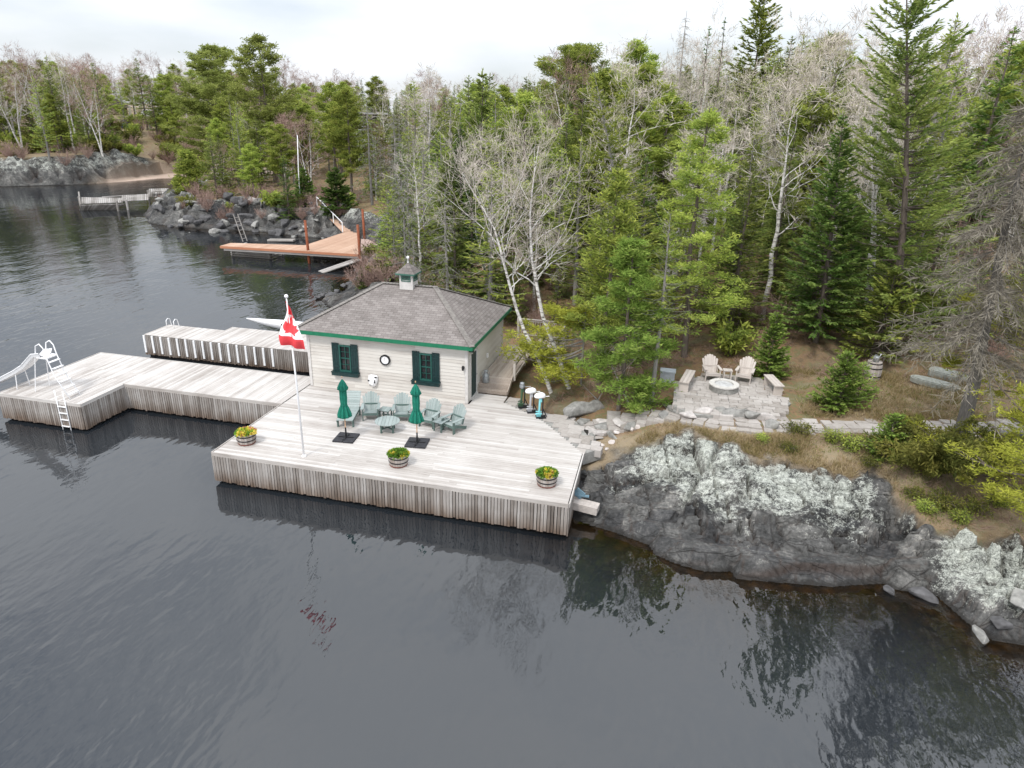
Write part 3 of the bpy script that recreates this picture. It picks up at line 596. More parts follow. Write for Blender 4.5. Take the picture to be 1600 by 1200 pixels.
# side landing, steps and railing
sd_ = empty('side_steps', (-7.8, 31, ZD), 0, 'weathered wooden steps and landing with slatted railing beside the boathouse', 'steps')
b = MB()
for i in range(3):
    for j in range(2): b.box((-7.78, 28.75+i*.3+j*.15, ZD+.17*(i+1)), (1.44, .14, .04))
    b.box((-7.78, 28.69+i*.3, ZD+.17*i+.08), (1.44, .03, .15))
P(sd_, b, 'step', M_tan)
b = MB(); y = 29.6; boards_y(b, 29.58, 34.4, -8.45, -7.06, ZD+.56); boards_y(b, 33.0, 36.0, -7.06, -5.6, ZD+.56); P(sd_, b, 'landing', M_tan)
b = MB(); b.beam((-7.04, 28.7, ZD+.1), (-7.04, 29.7, ZD+.55), .04, .22); b.box((-7.03, 31.6, ZD+.42), (.04, 3.9, .22)); P(sd_, b, 'stringer', M_tan)
def railing(o, p, q, z, h=.92, sp=.13, slats=True):
    p = np.array([*p, z], float); q = np.array([*q, z if not isinstance(z, tuple) else z], float); L_ = np.linalg.norm(q-p); d = (q-p)/L_
    b = MB(); b.beam(p+[0, 0, h], q+[0, 0, h], .1, .04); b.beam(p+[0, 0, .12], q+[0, 0, .12], .05, .04); b.beam(p+[0, 0, h-.1], q+[0, 0, h-.1], .04, .05)
    if slats:
        for i in range(int(L_/sp)): c = p+d*(i+.5)*sp; b.box((c[0], c[1], z+h/2), (.032, .032, h-.16))
    P(o, b, 'rail', M_post)
    n_ = max(1, int(L_/1.8))
    for i in range(n_+1):
        c = p+(q-p)*i/n_; b = MB(); b.box((c[0], c[1], z+h/2), (.11, .11, h+.08)); P(o, b, 'post', M_post)
railing(sd_, (-8.3, 36.0), (-5.6, 36.0), ZD+.56, 1.0); railing(sd_, (-5.6, 36.0), (-5.6, 33.1), ZD+.56, 1.0); railing(sd_, (-6.98, 29.75), (-7.0, 31.9), ZD+.4, .75, slats=False)
# ------------------------------------------------------------------ flag and pole
fx, fy = -12.82, 20.72
fp = empty('flagpole', (fx, fy, ZD), 0, 'tall thin white flagpole standing near the front edge of the deck', 'flagpole')
b = MB(); b.tube([(0, 0, 0), (-.02, 0, 3), (-.1, 0.02, 6.02)], [.038, .033, .024], 10); b.build('pole', M_white, fp, smooth=True)
b = MB(); b.lathe([(.001, -.07), (.05, -.05), (.07, 0), (.05, .05), (.001, .07)], 12, (-.1, .02, 6.08)); b.build('finial', M_white, fp, smooth=True)
b = MB(); b.lathe([(.09, 0), (.09, .04), (.04, .07)], 12); b.build('base_collar', M_white, fp)
LEAF = [(0, .46), (.09, .30), (.20, .36), (.16, .10), (.27, .22), (.30, .15), (.44, .18), (.39, .04), (.46, -.01), (.24, -.20), (.27, -.28), (.03, -.25), (.035, -.46)]
LEAF = LEAF+[(-x, y) for x, y in LEAF[::-1] if x > 0]
def inleaf(x, y):
    c = False; n_ = len(LEAF)
    for i in range(n_):
        (x1, y1), (x2, y2) = LEAF[i], LEAF[(i+1) % n_]
        if (y1 > y) != (y2 > y) and x < (x2-x1)*(y-y1)/(y2-y1)+x1: c = not c
    return c
b = MB(); NU, NV = 96, 56; vs = []
for i in range(NU+1):
    u = i/NU
    for j in range(NV+1):
        v = j/NV
        sp_ = .14+.62*min(1, u*1.25)**.9
        x = (v-.42)*sp_+.03*math.sin(7*u+v*3)+ (.16*u*u*v)
        z = 5.93-.28*v*(1-u)-1.55*u-.10*v*u+.10*max(0, u-.82)*math.sin(v*5)
        yv = .07*math.sin(v*11+u*4)*min(1, u*2+.3)-.10*u+.10*math.sin(u*6)
        vs.append((x+.02, yv-.03, z))
fs = []; mi = []
for i in range(NU):
    for j in range(NV):
        u = (i+.5)/NU; v = (j+.5)/NV; a = i*(NV+1)+j
        red = u < .25 or u > .75 or inleaf((v-.5)*.98*-1, (u-.5)*-1*1.96*.98/ .98) 
        b_lf = inleaf((.54-v)*1.02, (.52-u)*1.75)
        fs.append((a, a+1, a+NV+2, a+NV+1)); mi.append(0 if (u < .25 or u > .75 or b_lf) else 1)
b.v = vs; b.f = fs; b.m = mi; b.a = [.5]*len(fs); b.uv = [None]*len(fs)
fo = b.build('flag', [M_red, M_fw], None, smooth=True); fo.location = (fx-.08, fy, ZD); tag(fo, 'red and white maple leaf flag hanging limp from the white pole', 'flag')
# ------------------------------------------------------------------ slide, ladders
sl = empty('water_slide', (-26.2, 23.2, ZD), 0, 'white pool slide with ladder at the end of the long dock', 'slide'); sx, sy, sz = sl.location
def rel(ps): return [np.array(p, float)-np.array([sx, sy, sz]) for p in ps]
path = np.array([(-26.55, 23.25, 3.0), (-27.0, 23.25, 2.92), (-27.35, 23.25, 2.62), (-27.7, 23.25, 2.32), (-28.2, 23.23, 2.02), (-28.8, 23.2, 1.72), (-29.4, 23.15, 1.42), (-30.0, 23.1, 1.2), (-30.5, 23.05, 1.14)])
cs_ = [(-.36, .2), (-.34, .2), (-.29, .04), (-.18, .0), (.18, .0), (.29, .04), (.34, .2), (.36, .2), (.35, .23), (.24, .06), (.15, .03), (-.15, .03), (-.24, .06), (-.35, .23)]
vs = []
for i, p in enumerate(path):
    for a, c in cs_: vs.append(p+[0, a, c]-[sx, sy, sz])
k = len(cs_); b = MB(); b.add(vs, [(i*k+j, i*k+(j+1) % k, (i+1)*k+(j+1) % k, (i+1)*k+j) for i in range(len(path)-1) for j in range(k)], 0, .5); b.build('chute', M_white, sl, smooth=False)
b = MB(); b.box((-.35+.02, .05, 1.68), (.52, .6, .06)); b.build('platform', M_white, sl)
for s_ in (-.27, .27):
    b = MB(); b.tube(rel([(-25.2, 23.0+s_, 1.3), (-25.9, 23.1+s_, 2.3), (-26.25, 23.22+s_, 3.1), (-26.33, 23.24+s_, 3.45), (-26.5, 23.25+s_, 3.62), (-26.72, 23.25+s_, 3.5), (-26.8, 23.25+s_, 3.2), (-26.75, 23.25+s_, 3.0)]), .024, 7); b.build('handrail', M_white, sl, smooth=True)
    b = MB(); b.tube(rel([(-28.2, 23.23+s_*.9, 2.05), (-28.3, 23.3+s_*1.2, 1.3)]), .022, 6); b.build('leg', M_white, sl)
    b = MB(); b.tube(rel([(-26.9, 23.25+s_, 2.9), (-27.3, 23.35+s_*1.4, 1.3)]), .022, 6); b.build('leg', M_white, sl)
for i in range(6):
    tt = (i+.7)/6.3; p = np.array([-25.2, 23.0, 1.3])*(1-tt)+np.array([-26.2, 23.2, 3.0])*tt; b = MB(); b.box(p-[sx, sy, sz], (.13, .52, .03)); b.build('step', M_white, sl)
def ladder(name, x, y, z1, hoop, z0, label, dirn, w_=.4, nr_=5, m=None, cat='ladder'):
    m = m or M_white; o = empty(name, (x, y, z1), dirn, label, cat)
    for s_ in (-w_/2, w_/2):
        b = MB(); b.tube([(s_, .3, 0), (s_, .28, hoop*.8), (s_, .14, hoop), (s_, -.03, hoop*.85), (s_, -.12, 0), (s_, -.12, z0-z1)] if hoop > 0 else [(s_, 0, -hoop), (s_, 0, z0-z1)], .022, 7); b.build('rail', m, o, smooth=True)
    for i in range(nr_):
        b = MB(); b.box((0, -.12 if hoop > 0 else 0, -.2-i*(z1-z0-.35)/nr_), (w_, .09, .025)); b.build('rung', m, o)
    return o
ladder('swim_ladder', -25.3, 22.33, ZD, -.55, -.6, 'white swim ladder hanging into the water below the slide', 0, .42, 5)
ladder('dock_ladder', -28.3, 33.35, ZD, .5, -.5, 'white hooped ladder at the far corner of the narrow back dock', PI, .5, 3)
# moored boat bow
bo = empty('moored_boat', (-20.6, 37.45, .15), math.radians(-6), 'slim white boat hull with long pointed bow behind the back dock', 'boat')
b = MB(); st = [(-6.2, .02, .42, .5), (-5, .16, .22, .52), (-4, .28, .1, .55), (-3, .36, .03, .58), (-1, .44, 0, .6), (1.5, .46, 0, .6), (3.2, .4, .02, .6)]
vs = []
for x, hw, zb, zt in st:
    for a, c in ((-1, 1), (-1.05, .75), (-.75, .25), (0, 0), (.75, .25), (1.05, .75), (1, 1), (.55, 1.18), (0, 1.28), (-.55, 1.18)): vs.append((x, a*hw, zb+(zt-zb)*c))
b.add(vs, [(i*10+j, i*10+(j+1) % 10, (i+1)*10+(j+1) % 10, (i+1)*10+j) for i in range(6) for j in range(10)]+[tuple(range(10)), tuple(60+i for i in range(10))[::-1]]); b.build('hull', M_white, bo, smooth=True)
b = MB(); b.tube([(-3.2, -.38, .2), (-3.2, -.4, .55), (-3.2, 0, .72), (-3.2, .4, .55), (-3.2, .38, .2)], .03, 6); b.build('strap', M_black, bo)
b = MB(); b.tube([(-2.8, .2, .6), (-2.85, .2, 1.35)], .035, 6); b.build('cleat_post', M_black, bo)
# ------------------------------------------------------------------ deck furniture
def adirondack(label, loc, rz, mat, fmat, group, name='adirondack_chair'):
    o = empty(name, loc, rz, label, 'chair', group)            # faces -Y
    b = MB()
    for i in range(5): b.box((0, -.28+i*.105, .36-i*.022), (.54, .095, .022), mat=[[1, 0, 0], [0, .98, .2], [0, -.2, .98]])
    b.build('seat', mat, o)
    b = MB(); ca, sa = math.cos(math.radians(24)), math.sin(math.radians(24))
    for i in range(7):
        u = (i-3)/3; top = .80-.17*u*u; w0 = .075; w1 = .098
        x0, x1 = (i-3)*.078, (i-3)*.103; y0, z0 = .2, .26
        for j, (xa, ww, ll) in enumerate(((x0, w0, 0), )):
            p = [(x0-w0/2, 0, 0), (x0+w0/2, 0, 0), (x1+w1/2, 0, top-.03*abs(u)), (x1, 0, top+.015), (x1-w1/2, 0, top-.03*abs(u))]
            vs = [(x, y0+.02*s_*1.0+z*sa+abs(u)*-.03, z0+z*ca) for s_ in (0, 1) for x, _, z in p]
            b.add(vs, [(0, 1, 2, 3, 4), (9, 8, 7, 6, 5)]+[(k, 5+k, 5+(k+1) % 5, (k+1) % 5) for k in range(5)])
    b.build('backrest', mat, o)
    for s_ in (-1, 1):
        b = MB(); x = s_*.33; vs = [(x-.06, -.36), (x+.06, -.36), (x+.075*1, -.2), (x+.055, .32), (x-.045, .32), (x-.06, -.2)]; b.prism(vs, .535, .56); b.build('arm', mat, o)
        b = MB(); b.box((s_*.31, -.27, .265), (.035, .11, .53)); b.build('leg', fmat, o)
        b = MB(); b.beam((s_*.28, -.3, .33), (s_*.28, .48, .05), .03, .12, up=(0, 0, 1)); b.build('leg', fmat, o)
        b = MB(); b.beam((s_*.33, .2, .28), (s_*.33, .3, .54), .03, .06); b.build('arm_support', fmat, o)
    b = MB(); b.box((0, -.31, .3), (.6, .025, .1)); b.build('stretcher', fmat, o); b = MB(); b.box((0, .3, .53), (.72, .03, .06)); b.build('back_brace', fmat, o)
    return o
def gz(px, py, z=ZD): p = at(px, py, z); return (p[0], p[1], z)
G1 = 'grey green furniture on the deck'
adirondack('grey green deck chair closest to the lounger, left of the small side table', gz(580, 653), math.radians(20), M_furn, M_furnf, 'grey green adirondack chairs')
adirondack('grey green deck chair in the middle of the row, just left of the right parasol', gz(628, 655), math.radians(17), M_furn, M_furnf, 'grey green adirondack chairs')
adirondack('grey green deck chair half hidden by the right parasol, turned to the left', gz(671, 664), math.radians(-8), M_furn, M_furnf, 'grey green adirondack chairs')
adirondack('grey green deck chair at the right end of the row, turned to the left', gz(708, 672), math.radians(-26), M_furn, M_furnf, 'grey green adirondack chairs')
def slat_table(name, label, loc, rz, w_, d_, h, mat, fmat, cat='table', group=None):
    o = empty(name, loc, rz, label, cat, group); b = MB(); n_ = max(3, int(w_/.1))
    for i in range(n_): b.box((-w_/2+(i+.5)*w_/n_, 0, h-.012), (w_/n_-.008, d_, .024))
    b.build('tabletop', mat, o)
    for x in (-1, 1):
        for y in (-1, 1): b = MB(); b.box((x*(w_/2-.05), y*(d_/2-.05), (h-.025)/2), (.05, .05, h-.025)); b.build('leg', fmat, o)
    b = MB(); b.box((0, 0, .16), (w_-.1, .06, .03)); b.box((0, 0, h-.05), (w_-.06, d_-.1, .04)); b.build('frame', fmat, o); return o
slat_table('side_table', 'small grey green table between the two left deck chairs', gz(603, 653), 0, .46, .46, .42, M_furn, M_furnf, group='small side tables')
slat_table('side_table', 'small grey green table behind the right parasol', gz(650, 659), -.2, .44, .46, .42, M_furn, M_furnf, group='small side tables')
slat_table('side_table', 'small grey green table between the two right deck chairs', gz(690, 671), math.radians(-18), .46, .62, .42, M_furn, M_furnf, group='small side tables')
o = empty('round_table', gz(606, 673), .3, 'round grey green coffee table in front of the deck chairs', 'table'); b = MB(); R_ = .5; n_ = 7
for i in range(n_):
    x0 = -R_+i*2*R_/n_+.005; x1 = x0+2*R_/n_-.01; pts = []
    for k in range(5): x = x0+(x1-x0)*k/4; pts.append((x, -math.sqrt(max(.004, R_*R_-x*x))))
    for k in range(4, -1, -1): x = x0+(x1-x0)*k/4; pts.append((x, math.sqrt(max(.004, R_*R_-x*x))))
    b.prism(pts, .42, .445)
b.build('tabletop', M_furn, o)
for k in range(4): b = MB(); a = PI/4+k*PI/2; b.box((.33*math.cos(a), .33*math.sin(a), .21), (.06, .06, .42), rz=a); b.build('leg', M_furnf, o)
b = MB(); b.box((0, 0, .16), (.64, .05, .04), rz=PI/4); b.box((0, 0, .155), (.05, .62, .04), rz=PI/4); b.box((0, 0, .395), (.66, .06, .045), rz=PI/4); b.box((0, 0, .39), (.06, .66, .045), rz=PI/4); b.build('frame', M_furnf, o)
o = empty('sun_lounger', gz(547, 655), math.radians(13), 'grey green slatted lounger with raised back behind the left parasol', 'lounger'); b = MB()
for i in range(11): b.box((0, -.85+i*.105, .34), (.66, .095, .025))
b.build('seat', M_furn, o); b = MB(); ca, sa = math.cos(math.radians(48)), math.sin(math.radians(48))
for i in range(8): b.box((0, .33+(i*.105)*ca, .36+i*.105*sa), (.66, .095, .025), mat=[[1, 0, 0], [0, ca, -sa], [0, sa, ca]])
b.build('backrest', M_furn, o)
for s_ in (-1, 1):
    b = MB(); b.box((s_*.31, -.15, .29), (.035, 1.5, .08)); b.build('side_rail', M_furnf, o)
    for y in (-.75, .45): b = MB(); b.box((s_*.31, y, .14), (.06, .09, .28)); b.build('leg', M_furnf, o)
# parasols
def parasol(label, loc, rz):
    o = empty('parasol', loc, rz, label, 'parasol', 'closed green parasols')
    b = MB()
    for x in (-.5, .5):
        for y in (-.5, .5): b.box((x*.42, y*.42, .03), (.40, .40, .06))
    b.build('base_plate', M_slate, o); b = MB(); b.lathe([(.06, .05), (.045, .1), (.03, .4), (.03, .48)], 10); b.box((0, 0, .075), (.6, .07, .03)); b.box((0, 0, .078), (.07, .6, .03)); b.build('base_socket', M_black, o)
    b = MB(); b.lathe([(.022, .4), (.022, 2.45)], 8); b.build('pole', M_pole, o)
    b = MB(); n_ = 64; pr = [(.02, 2.56), (.05, 2.52), (.10, 2.42), (.15, 2.28), (.19, 2.15), (.17, 2.13), (.10, 2.15), (.12, 2.1), (.135, 1.95), (.14, 1.75), (.125, 1.55), (.115, 1.45), (.14, 1.38), (.185, 1.25), (.23, 1.08), (.245, .98), (.22, .96), (.06, 1.1)]
    vs = []
    for i, (r, z) in enumerate(pr):
        f_ = .22 if i < 6 else (.10 if 7 < i < 11 else .26)
        for k in range(n_): tt = 2*PI*k/n_; rr = r*(1+f_*math.cos(8*tt+.3*math.sin(z*4))*min(1, r/.1)); vs.append((rr*math.cos(tt), rr*math.sin(tt), (z-.0)*.97+.03*math.cos(8*tt)*(1 if i in (4, 5, 15, 16) else 0)))
    b.add(vs, [(i*n_+k, (i+1)*n_+k, (i+1)*n_+(k+1) % n_, i*n_+(k+1) % n_) for i in range(len(pr)-1) for k in range(n_)], 0, .5); ca_ = b.build('canopy', M_cloth, o, smooth=True)
    b = MB(); b.lathe([(.0, 2.62), (.02, 2.6), (.02, 2.54)], 8); b.build('finial', M_pole, o)
    b = MB(); b.lathe([(.128, 1.43), (.128, 1.47)], 16, cap=False); b.build('strap', M_cloth, ca_)
    return o
parasol('closed green parasol beside the lounger, left one of the pair', gz(541, 685), .1); parasol('closed green parasol on square black base near the deck middle, right one of the pair', gz(652, 693), .12)
# planters
M_fl = mleaf('planter_flowers', [(.25, (.09, .2, .03)), (.5, (.2, .34, .05)), (.62, (.62, .5, .04)), (.75, (.75, .65, .15)), (.9, (.35, .05, .12))], .02, .2)
def planter(label, loc, sd):
    r_ = np.random.default_rng(sd); o = empty('planter', loc, r_.uniform(0, 6), label, 'planter', 'half barrel planters along the deck front')
    b = MB(); n_ = 22
    for k in range(n_):
        a0, a1 = 2*PI*k/n_+.01, 2*PI*(k+1)/n_-.01; vs = []
        for z, r in ((0, .315), (.2, .35), (.45, .375), (.45, .35), (0, .29)):
            vs += [(r*math.cos(a0), r*math.sin(a0), z), (r*math.cos(a1), r*math.sin(a1), z)]
        b.add(vs, [(0, 1, 3, 2), (2, 3, 5, 4), (4, 5, 7, 6), (6, 7, 9, 8)])
    b.build('barrel', M_stave, o)
    for z, r, mm in ((.05, .325, M_rust), (.2, .353, M_black), (.37, .372, M_black)):
        b = MB(); b.lathe([(r+.006, z-.022), (r+.012, z+.022), (r-.01, z+.022), (r-.012, z-.022), (r+.006, z-.022)], 24, cap=False); b.build('hoop', mm, o)
    b = MB(); b.lathe([(.001, .4), (.35, .4)], 18, cap=False); b.build('soil', M_soil, o)
    n_ = 900; th = r_.uniform(0, 2*PI, n_); rr = .37*np.sqrt(r_.uniform(0, 1, n_)); z = .42+.16*(1-(rr/.4)**2)*r_.uniform(.3, 1.1, n_)
    c = np.stack([rr*np.cos(th), rr*np.sin(th), z], 1); d = np.stack([np.cos(th)*.6, np.sin(th)*.6, r_.uniform(.1, 1, n_)], 1)+r_.normal(0, .5, (n_, 3))
    cl_ = vn(c[:, 0]*9+sd*9, c[:, 1]*9, 5); A = np.clip(.1+cl_*.85+r_.normal(0, .09, n_), 0, .95)
    q = rhomb(c, d, .07+.04*r_.random(n_), .05+0*th, r_); o2 = link('flowers', quadmesh('flowers', q, A, M_fl), o); return o
def rhomb(base, d, ln, wd, r_, flat=None):
    d = d/(np.linalg.norm(d, axis=1, keepdims=True)+1e-9); rv = r_.normal(0, 1, d.shape)
    if flat is not None: rv = rv*flat+np.array([0, 0, 1.])
    s_ = np.cross(d, rv); s_ /= (np.linalg.norm(s_, axis=1, keepdims=True)+1e-9); ln = ln[:, None]; wd = np.asarray(wd).reshape(-1, 1)
    return np.stack([base, base+d*ln*.45+s_*wd/2, base+d*ln, base+d*ln*.45-s_*wd/2], 1)
planter('half barrel planter with yellow flowers at the left front corner of the deck', gz(386, 692), 1); planter('half barrel planter with yellow flowers at the middle of the deck front edge', gz(623, 726), 2); planter('half barrel planter with yellow flowers at the right front end of the deck', gz(854, 757), 3)
# outboard motors on stands
def outboard(label, loc, rz, cm, sm_, kind):
    o = empty('outboard_motor', loc, rz, label, 'outboard motor', 'vintage outboard motors on black stands')
    b = MB(); b.box((0, .05, .02), (.3, .42, .04)); b.box((0, .12, .42), (.05, .05, .8)); b.box((0, .1, .82), (.22, .05, .16)); b.beam((0, .3, .03), (0, .13, .4), .04, .04); b.build('stand', M_black, o)
    b = MB(); b.tube([(0, 0, .9), (0, -.01, .6), (0, -.02, .3), (0, -.03, .16)], [.055, .05, .04, .05], 10); b.box((0, .06, .8), (.12, .14, .16)); b.build('shaft', sm_, o)
    b = MB(); b.tube([(0, .12, .16), (0, .05, .16), (0, -.12, .16), (0, -.2, .16)], [.02, .05, .05, .015], 10); b.prism([(-.008, -.14), (.008, -.14), (.008, .06), (-.008, .06)], .02, .15); b.box((0, -.05, .27), (.1, .24, .012)); b.build('gearcase', sm_, o)
    b = MB()
    for k in range(3): a = k*2*PI/3; b.box((.06*math.cos(a), .13, .16+.06*math.sin(a)), (.11, .012, .06), mat=[[math.cos(a), .3, -math.sin(a)], [-.2, .9, 0], [math.sin(a), 0, math.cos(a)]])
    b.build('propeller', M_steel, o)
    b = MB()
    if kind == 0: b.lathe([(.06, .88), (.11, .92), (.12, 1.02), (.09, 1.08), (.1, 1.1), (.1, 1.15), (.03, 1.17)], 14)
    else:
        vs = []; n_ = 14; st = [(-.26, .03, .94, .99), (-.22, .1, .9, 1.06), (-.1, .13, .87, 1.12), (.06, .135, .88, 1.14), (.17, .11, .9, 1.1), (.22, .04, .93, 1.02)]
        for y, hw, z0, z1 in st:
            for k in range(n_): tt = 2*PI*k/n_; vs.append((hw*math.cos(tt)*abs(math.cos(tt))**-.25, y, (z0+z1)/2+(z1-z0)/2*math.sin(tt)))
        b.add(vs, [(i*n_+k, i*n_+(k+1) % n_, (i+1)*n_+(k+1) % n_, (i+1)*n_+k) for i in range(5) for k in range(n_)]+[tuple(range(n_))[::-1], tuple(5*n_+k for k in range(n_))], 0, .5)
    b.build('cowl', cm, o, smooth=True)
    b = MB(); b.tube([(0, -.1 if kind == 0 else .15, .95), (0.04, .38, .98)], .014, 6); b.build('tiller', M_white if kind else M_steel, o)
M_aqua = msimple('aqua_paint', (.22, .58, .62), .45, .1); M_lg = msimple('pale_grey_paint', (.42, .42, .44), .45, .1); M_olive = msimple('olive_green_paint', (.05, .10, .055), .5, .2)
for a, (px, py), k, cm, s_ in (('dark green vintage outboard motor with bare silver top, left of the three', (815, 641), 0, M_steel, M_olive), ('pale grey outboard motor with white cowl, middle of the three', (829, 649), 1, M_white, M_lg), ('aqua blue outboard motor with white cowl, right of the three', (843, 657), 1, M_white, M_aqua)): outboard(a, gz(px, py-5), math.radians(-70), cm, s_, k)
# milk can by steps
def milkcan(label, loc, sc=1):
    o = empty('milk_can', loc, .4, label, 'milk can'); b = MB(); b.lathe([(.001, 0), (.15*sc, 0), (.16*sc, .02), (.16*sc, .32*sc), (.15*sc, .36*sc), (.09*sc, .45*sc), (.085*sc, .52*sc), (.12*sc, .56*sc), (.12*sc, .58*sc), (.001, .6*sc)], 18); b.build('can', M_steel, o, smooth=True)
    for s_ in (-1, 1): b = MB(); b.tube([(s_*.09*sc, 0, .5*sc), (s_*.17*sc, 0, .5*sc), (s_*.18*sc, 0, .4*sc), (s_*.15*sc, 0, .34*sc)], .012, 6); b.build('handle', M_steel, o)
milkcan('galvanised milk can standing on the wooden steps by the boathouse door', (-8.2, 29.15, ZD+.37))
# ------------------------------------------------------------------ stones, path, patio
rs = np.random.default_rng(9)
import bmesh
def rockmb(b, c, d, rz, seed, flat=.5, mi=0):
    r_ = np.random.default_rng(seed); bm = bmesh.new(); k = 15
    th = r_.uniform(0, 2*PI, k); zz_ = r_.uniform(-1, 1, k); rr = np.sqrt(1-np.abs(zz_)**2.6)*r_.uniform(.82, 1.08, k)
    for a_, z_, q_ in zip(th, zz_, rr): bm.verts.new((math.cos(a_)*q_*d[0]/2, math.sin(a_)*q_*d[1]/2, z_*d[2]/2))
    h_ = bmesh.ops.convex_hull(bm, input=bm.verts[:]); bmesh.ops.delete(bm, geom=[g_ for g_ in h_['geom_interior'] if isinstance(g_, bmesh.types.BMVert)], context='VERTS')
    bmesh.ops.bevel(bm, geom=bm.edges[:], offset=min(d)*.05, segments=1, affect='EDGES'); bm.verts.index_update()
    b.add([tuple(v.co) for v in bm.verts], [tuple(v.index for v in f.verts) for f in bm.faces], mi); bm.free()
def boulder(px, py, w_, d_, h, mat, label, seed, name='boulder', group='boulders edging the path', z=None, rz=None):
    p = ground(px, py) if z is None else at(px, py, z); r_ = np.random.default_rng(seed)
    o = MB(); rockmb(o, (0, 0, 0), (w_, d_, h), 0, seed, .45); ob = o.build(name, mat); ob.location = (p[0], p[1], p[2]+h*.24); ob.rotation_euler = (r_.uniform(-.1, .1), r_.uniform(-.1, .1), r_.uniform(0, 3) if rz is None else rz)
    tag(ob, label, 'boulder', group); return ob
boulder(903, 650, 1.7, 1.0, .95, M_gstone, 'large angular grey boulder standing upright where the path leaves the deck', 11, rz=.5)
boulder(926, 640, 1.2, .8, .6, M_gstone, 'grey boulder lying behind the large angular one by the deck path', 12)
i = 0
for px, py, w_, d_, h, mm in [(893, 668, .7, .5, .25, 0), (903, 672, .8, .6, .2, 0), (913, 663, .6, .5, .22, 0), (922, 676, .9, .6, .2, 0), (935, 664, .8, .5, .25, 0), (950, 668, .9, .55, .2, 0), (900, 688, .7, .5, .2, 0), (912, 694, .6, .5, .2, 0), (924, 687, .7, .45, .22, 0), (940, 680, .6, .4, .2, 0), (968, 664, .7, .5, .22, 0), (985, 668, .6, .4, .22, 0), (888, 655, .6, .5, .25, 0), (890, 681, .6, .4, .2, 0), (958, 682, .5, .35, .2, 0)]:
    i += 1; boulder(px, py, w_*1.35, d_*1.3, h*1.5, M_pstone if i % 3 else M_gstone, 'flat grey stone of the rough paving where the path meets the deck', 20+i, 'paving_stone', 'rough flat stones between deck and path')
for px, py, w_ in [(963, 677, .4), (985, 672, .35), (996, 669, .35), (955, 692, .36), (940, 697, .28), (934, 705, .26), (925, 711, .28), (915, 716, .3), (908, 722, .28), (948, 703, .24), (930, 700, .24), (975, 668, .4)]:
    i += 1; boulder(px, py, w_, w_*.75, w_*.6, M_white if 0 else msimple('whitish_stone', (.58, .53, .5), .9, .15, 6, .3) if i == 16 else bpy.data.materials['whitish_stone'], 'small whitish stone in the row edging the bedrock near the deck', 40+i, 'edging_stone', 'small whitish edging stones')
for px, py, w_, mm in [(1040, 652, .6, M_gstone), (1052, 641, .5, M_gstone), (1062, 647, .6, M_gstone), (1100, 647, .9, M_pstone), (1122, 645, .8, M_gstone), (1140, 650, .9, M_gstone), (1158, 650, .9, M_gstone), (1178, 652, .9, M_gstone), (1196, 655, .8, M_pstone), (1206, 666, .6, M_gstone), (1075, 652, .7, M_pstone)]:
    i += 1; boulder(px, py+2, w_*1.15, .5, .5, mm, 'grey stone in the low retaining edge below the fire pit patio', 80+i, 'edging_stone', 'retaining stones below the patio', rz=rs.uniform(-.2, .3))
boulder(1041, 636, .5, .4, .35, M_gstone, 'mossy green grey boulder at the left foot of the patio', 121)
for px, py, w_, mm in [(1548, 684, .9, M_dstone), (1568, 680, .6, M_gstone), (1582, 681, .6, M_gstone), (1596, 684, .6, M_dstone), (1530, 690, .5, M_gstone)]:
    i += 1; boulder(px, py, w_, w_*.7, w_*.45, mm, 'dark rounded rock bordering the path at the right edge', 90+i, 'boulder', 'dark rocks right of the leaning tree')
for px, py, w_, d_, h, sdd, lab in [(1530, 992, .9, .55, .4, 201, 'blocky loose grey rock at the waterline in the lower right corner'), (1590, 945, 1.3, .9, .55, 202, 'large smooth pale rock slab cut by the right edge of the view'), (1565, 975, .7, .5, .35, 203, 'small broken rock between the blocky rock and the pale slab'), (1398, 900, .6, .4, .3, 204, 'pale brown stone stuck in the gully at the waterline'), (1450, 905, 1.1, .7, .4, 205, 'grey rock ledge block beside the gully by the water')]:
    boulder(px, py, w_, d_, h, M_gstone if sdd in (202, 201) else M_dstone, lab, sdd, 'rock', None)
# patio
M_pav = M_stone
poly = [tuple(at(a, b_, 2.4)[:2]) for a, b_ in ((1052, 634), (1085, 648), (1212, 650), (1222, 640), (1236, 630), (1205, 598), (1160, 586), (1090, 588), (1055, 600))]
def inpoly(x, y, P_):
    c = False
    for k in range(len(P_)):
        (x1, y1), (x2, y2) = P_[k], P_[(k+1) % len(P_)]
        if (y1 > y) != (y2 > y) and x < (x2-x1)*(y-y1)/(y2-y1)+x1: c = not c
    return c
b = MB(); base = MB(); base.prism(poly, 2.15, 2.385); base.build('patio', M_gstone)['kind'] = 'structure'
y = 26.2; row = 0
def slab(b, x0, x1, y0, y1, z0, z1, j=.022, zf=None):
    ps = [(x0+rs.uniform(-j, j)+.008, y0+rs.uniform(-j, j)+.008), (x1+rs.uniform(-j, j)-.008, y0+rs.uniform(-j, j)+.008), (x1+rs.uniform(-j, j)-.008, y1+rs.uniform(-j, j)-.008), (x0+rs.uniform(-j, j)+.008, y1+rs.uniform(-j, j)-.008)]
    b.prism(ps, z0, z1+rs.uniform(-.006, .006))
while y < 32:
    x = .1+(row % 2)*.2
    while x < 5.5:
        w_ = rs.choice((.38, .5, .3))
        if inpoly(x+w_/2, y+.15, poly): slab(b, x, x+w_, y, y+.31, 2.2, 2.42)
        x += w_
    y += .31; row += 1
b.build('patio_paving', M_pav)['kind'] = 'structure'
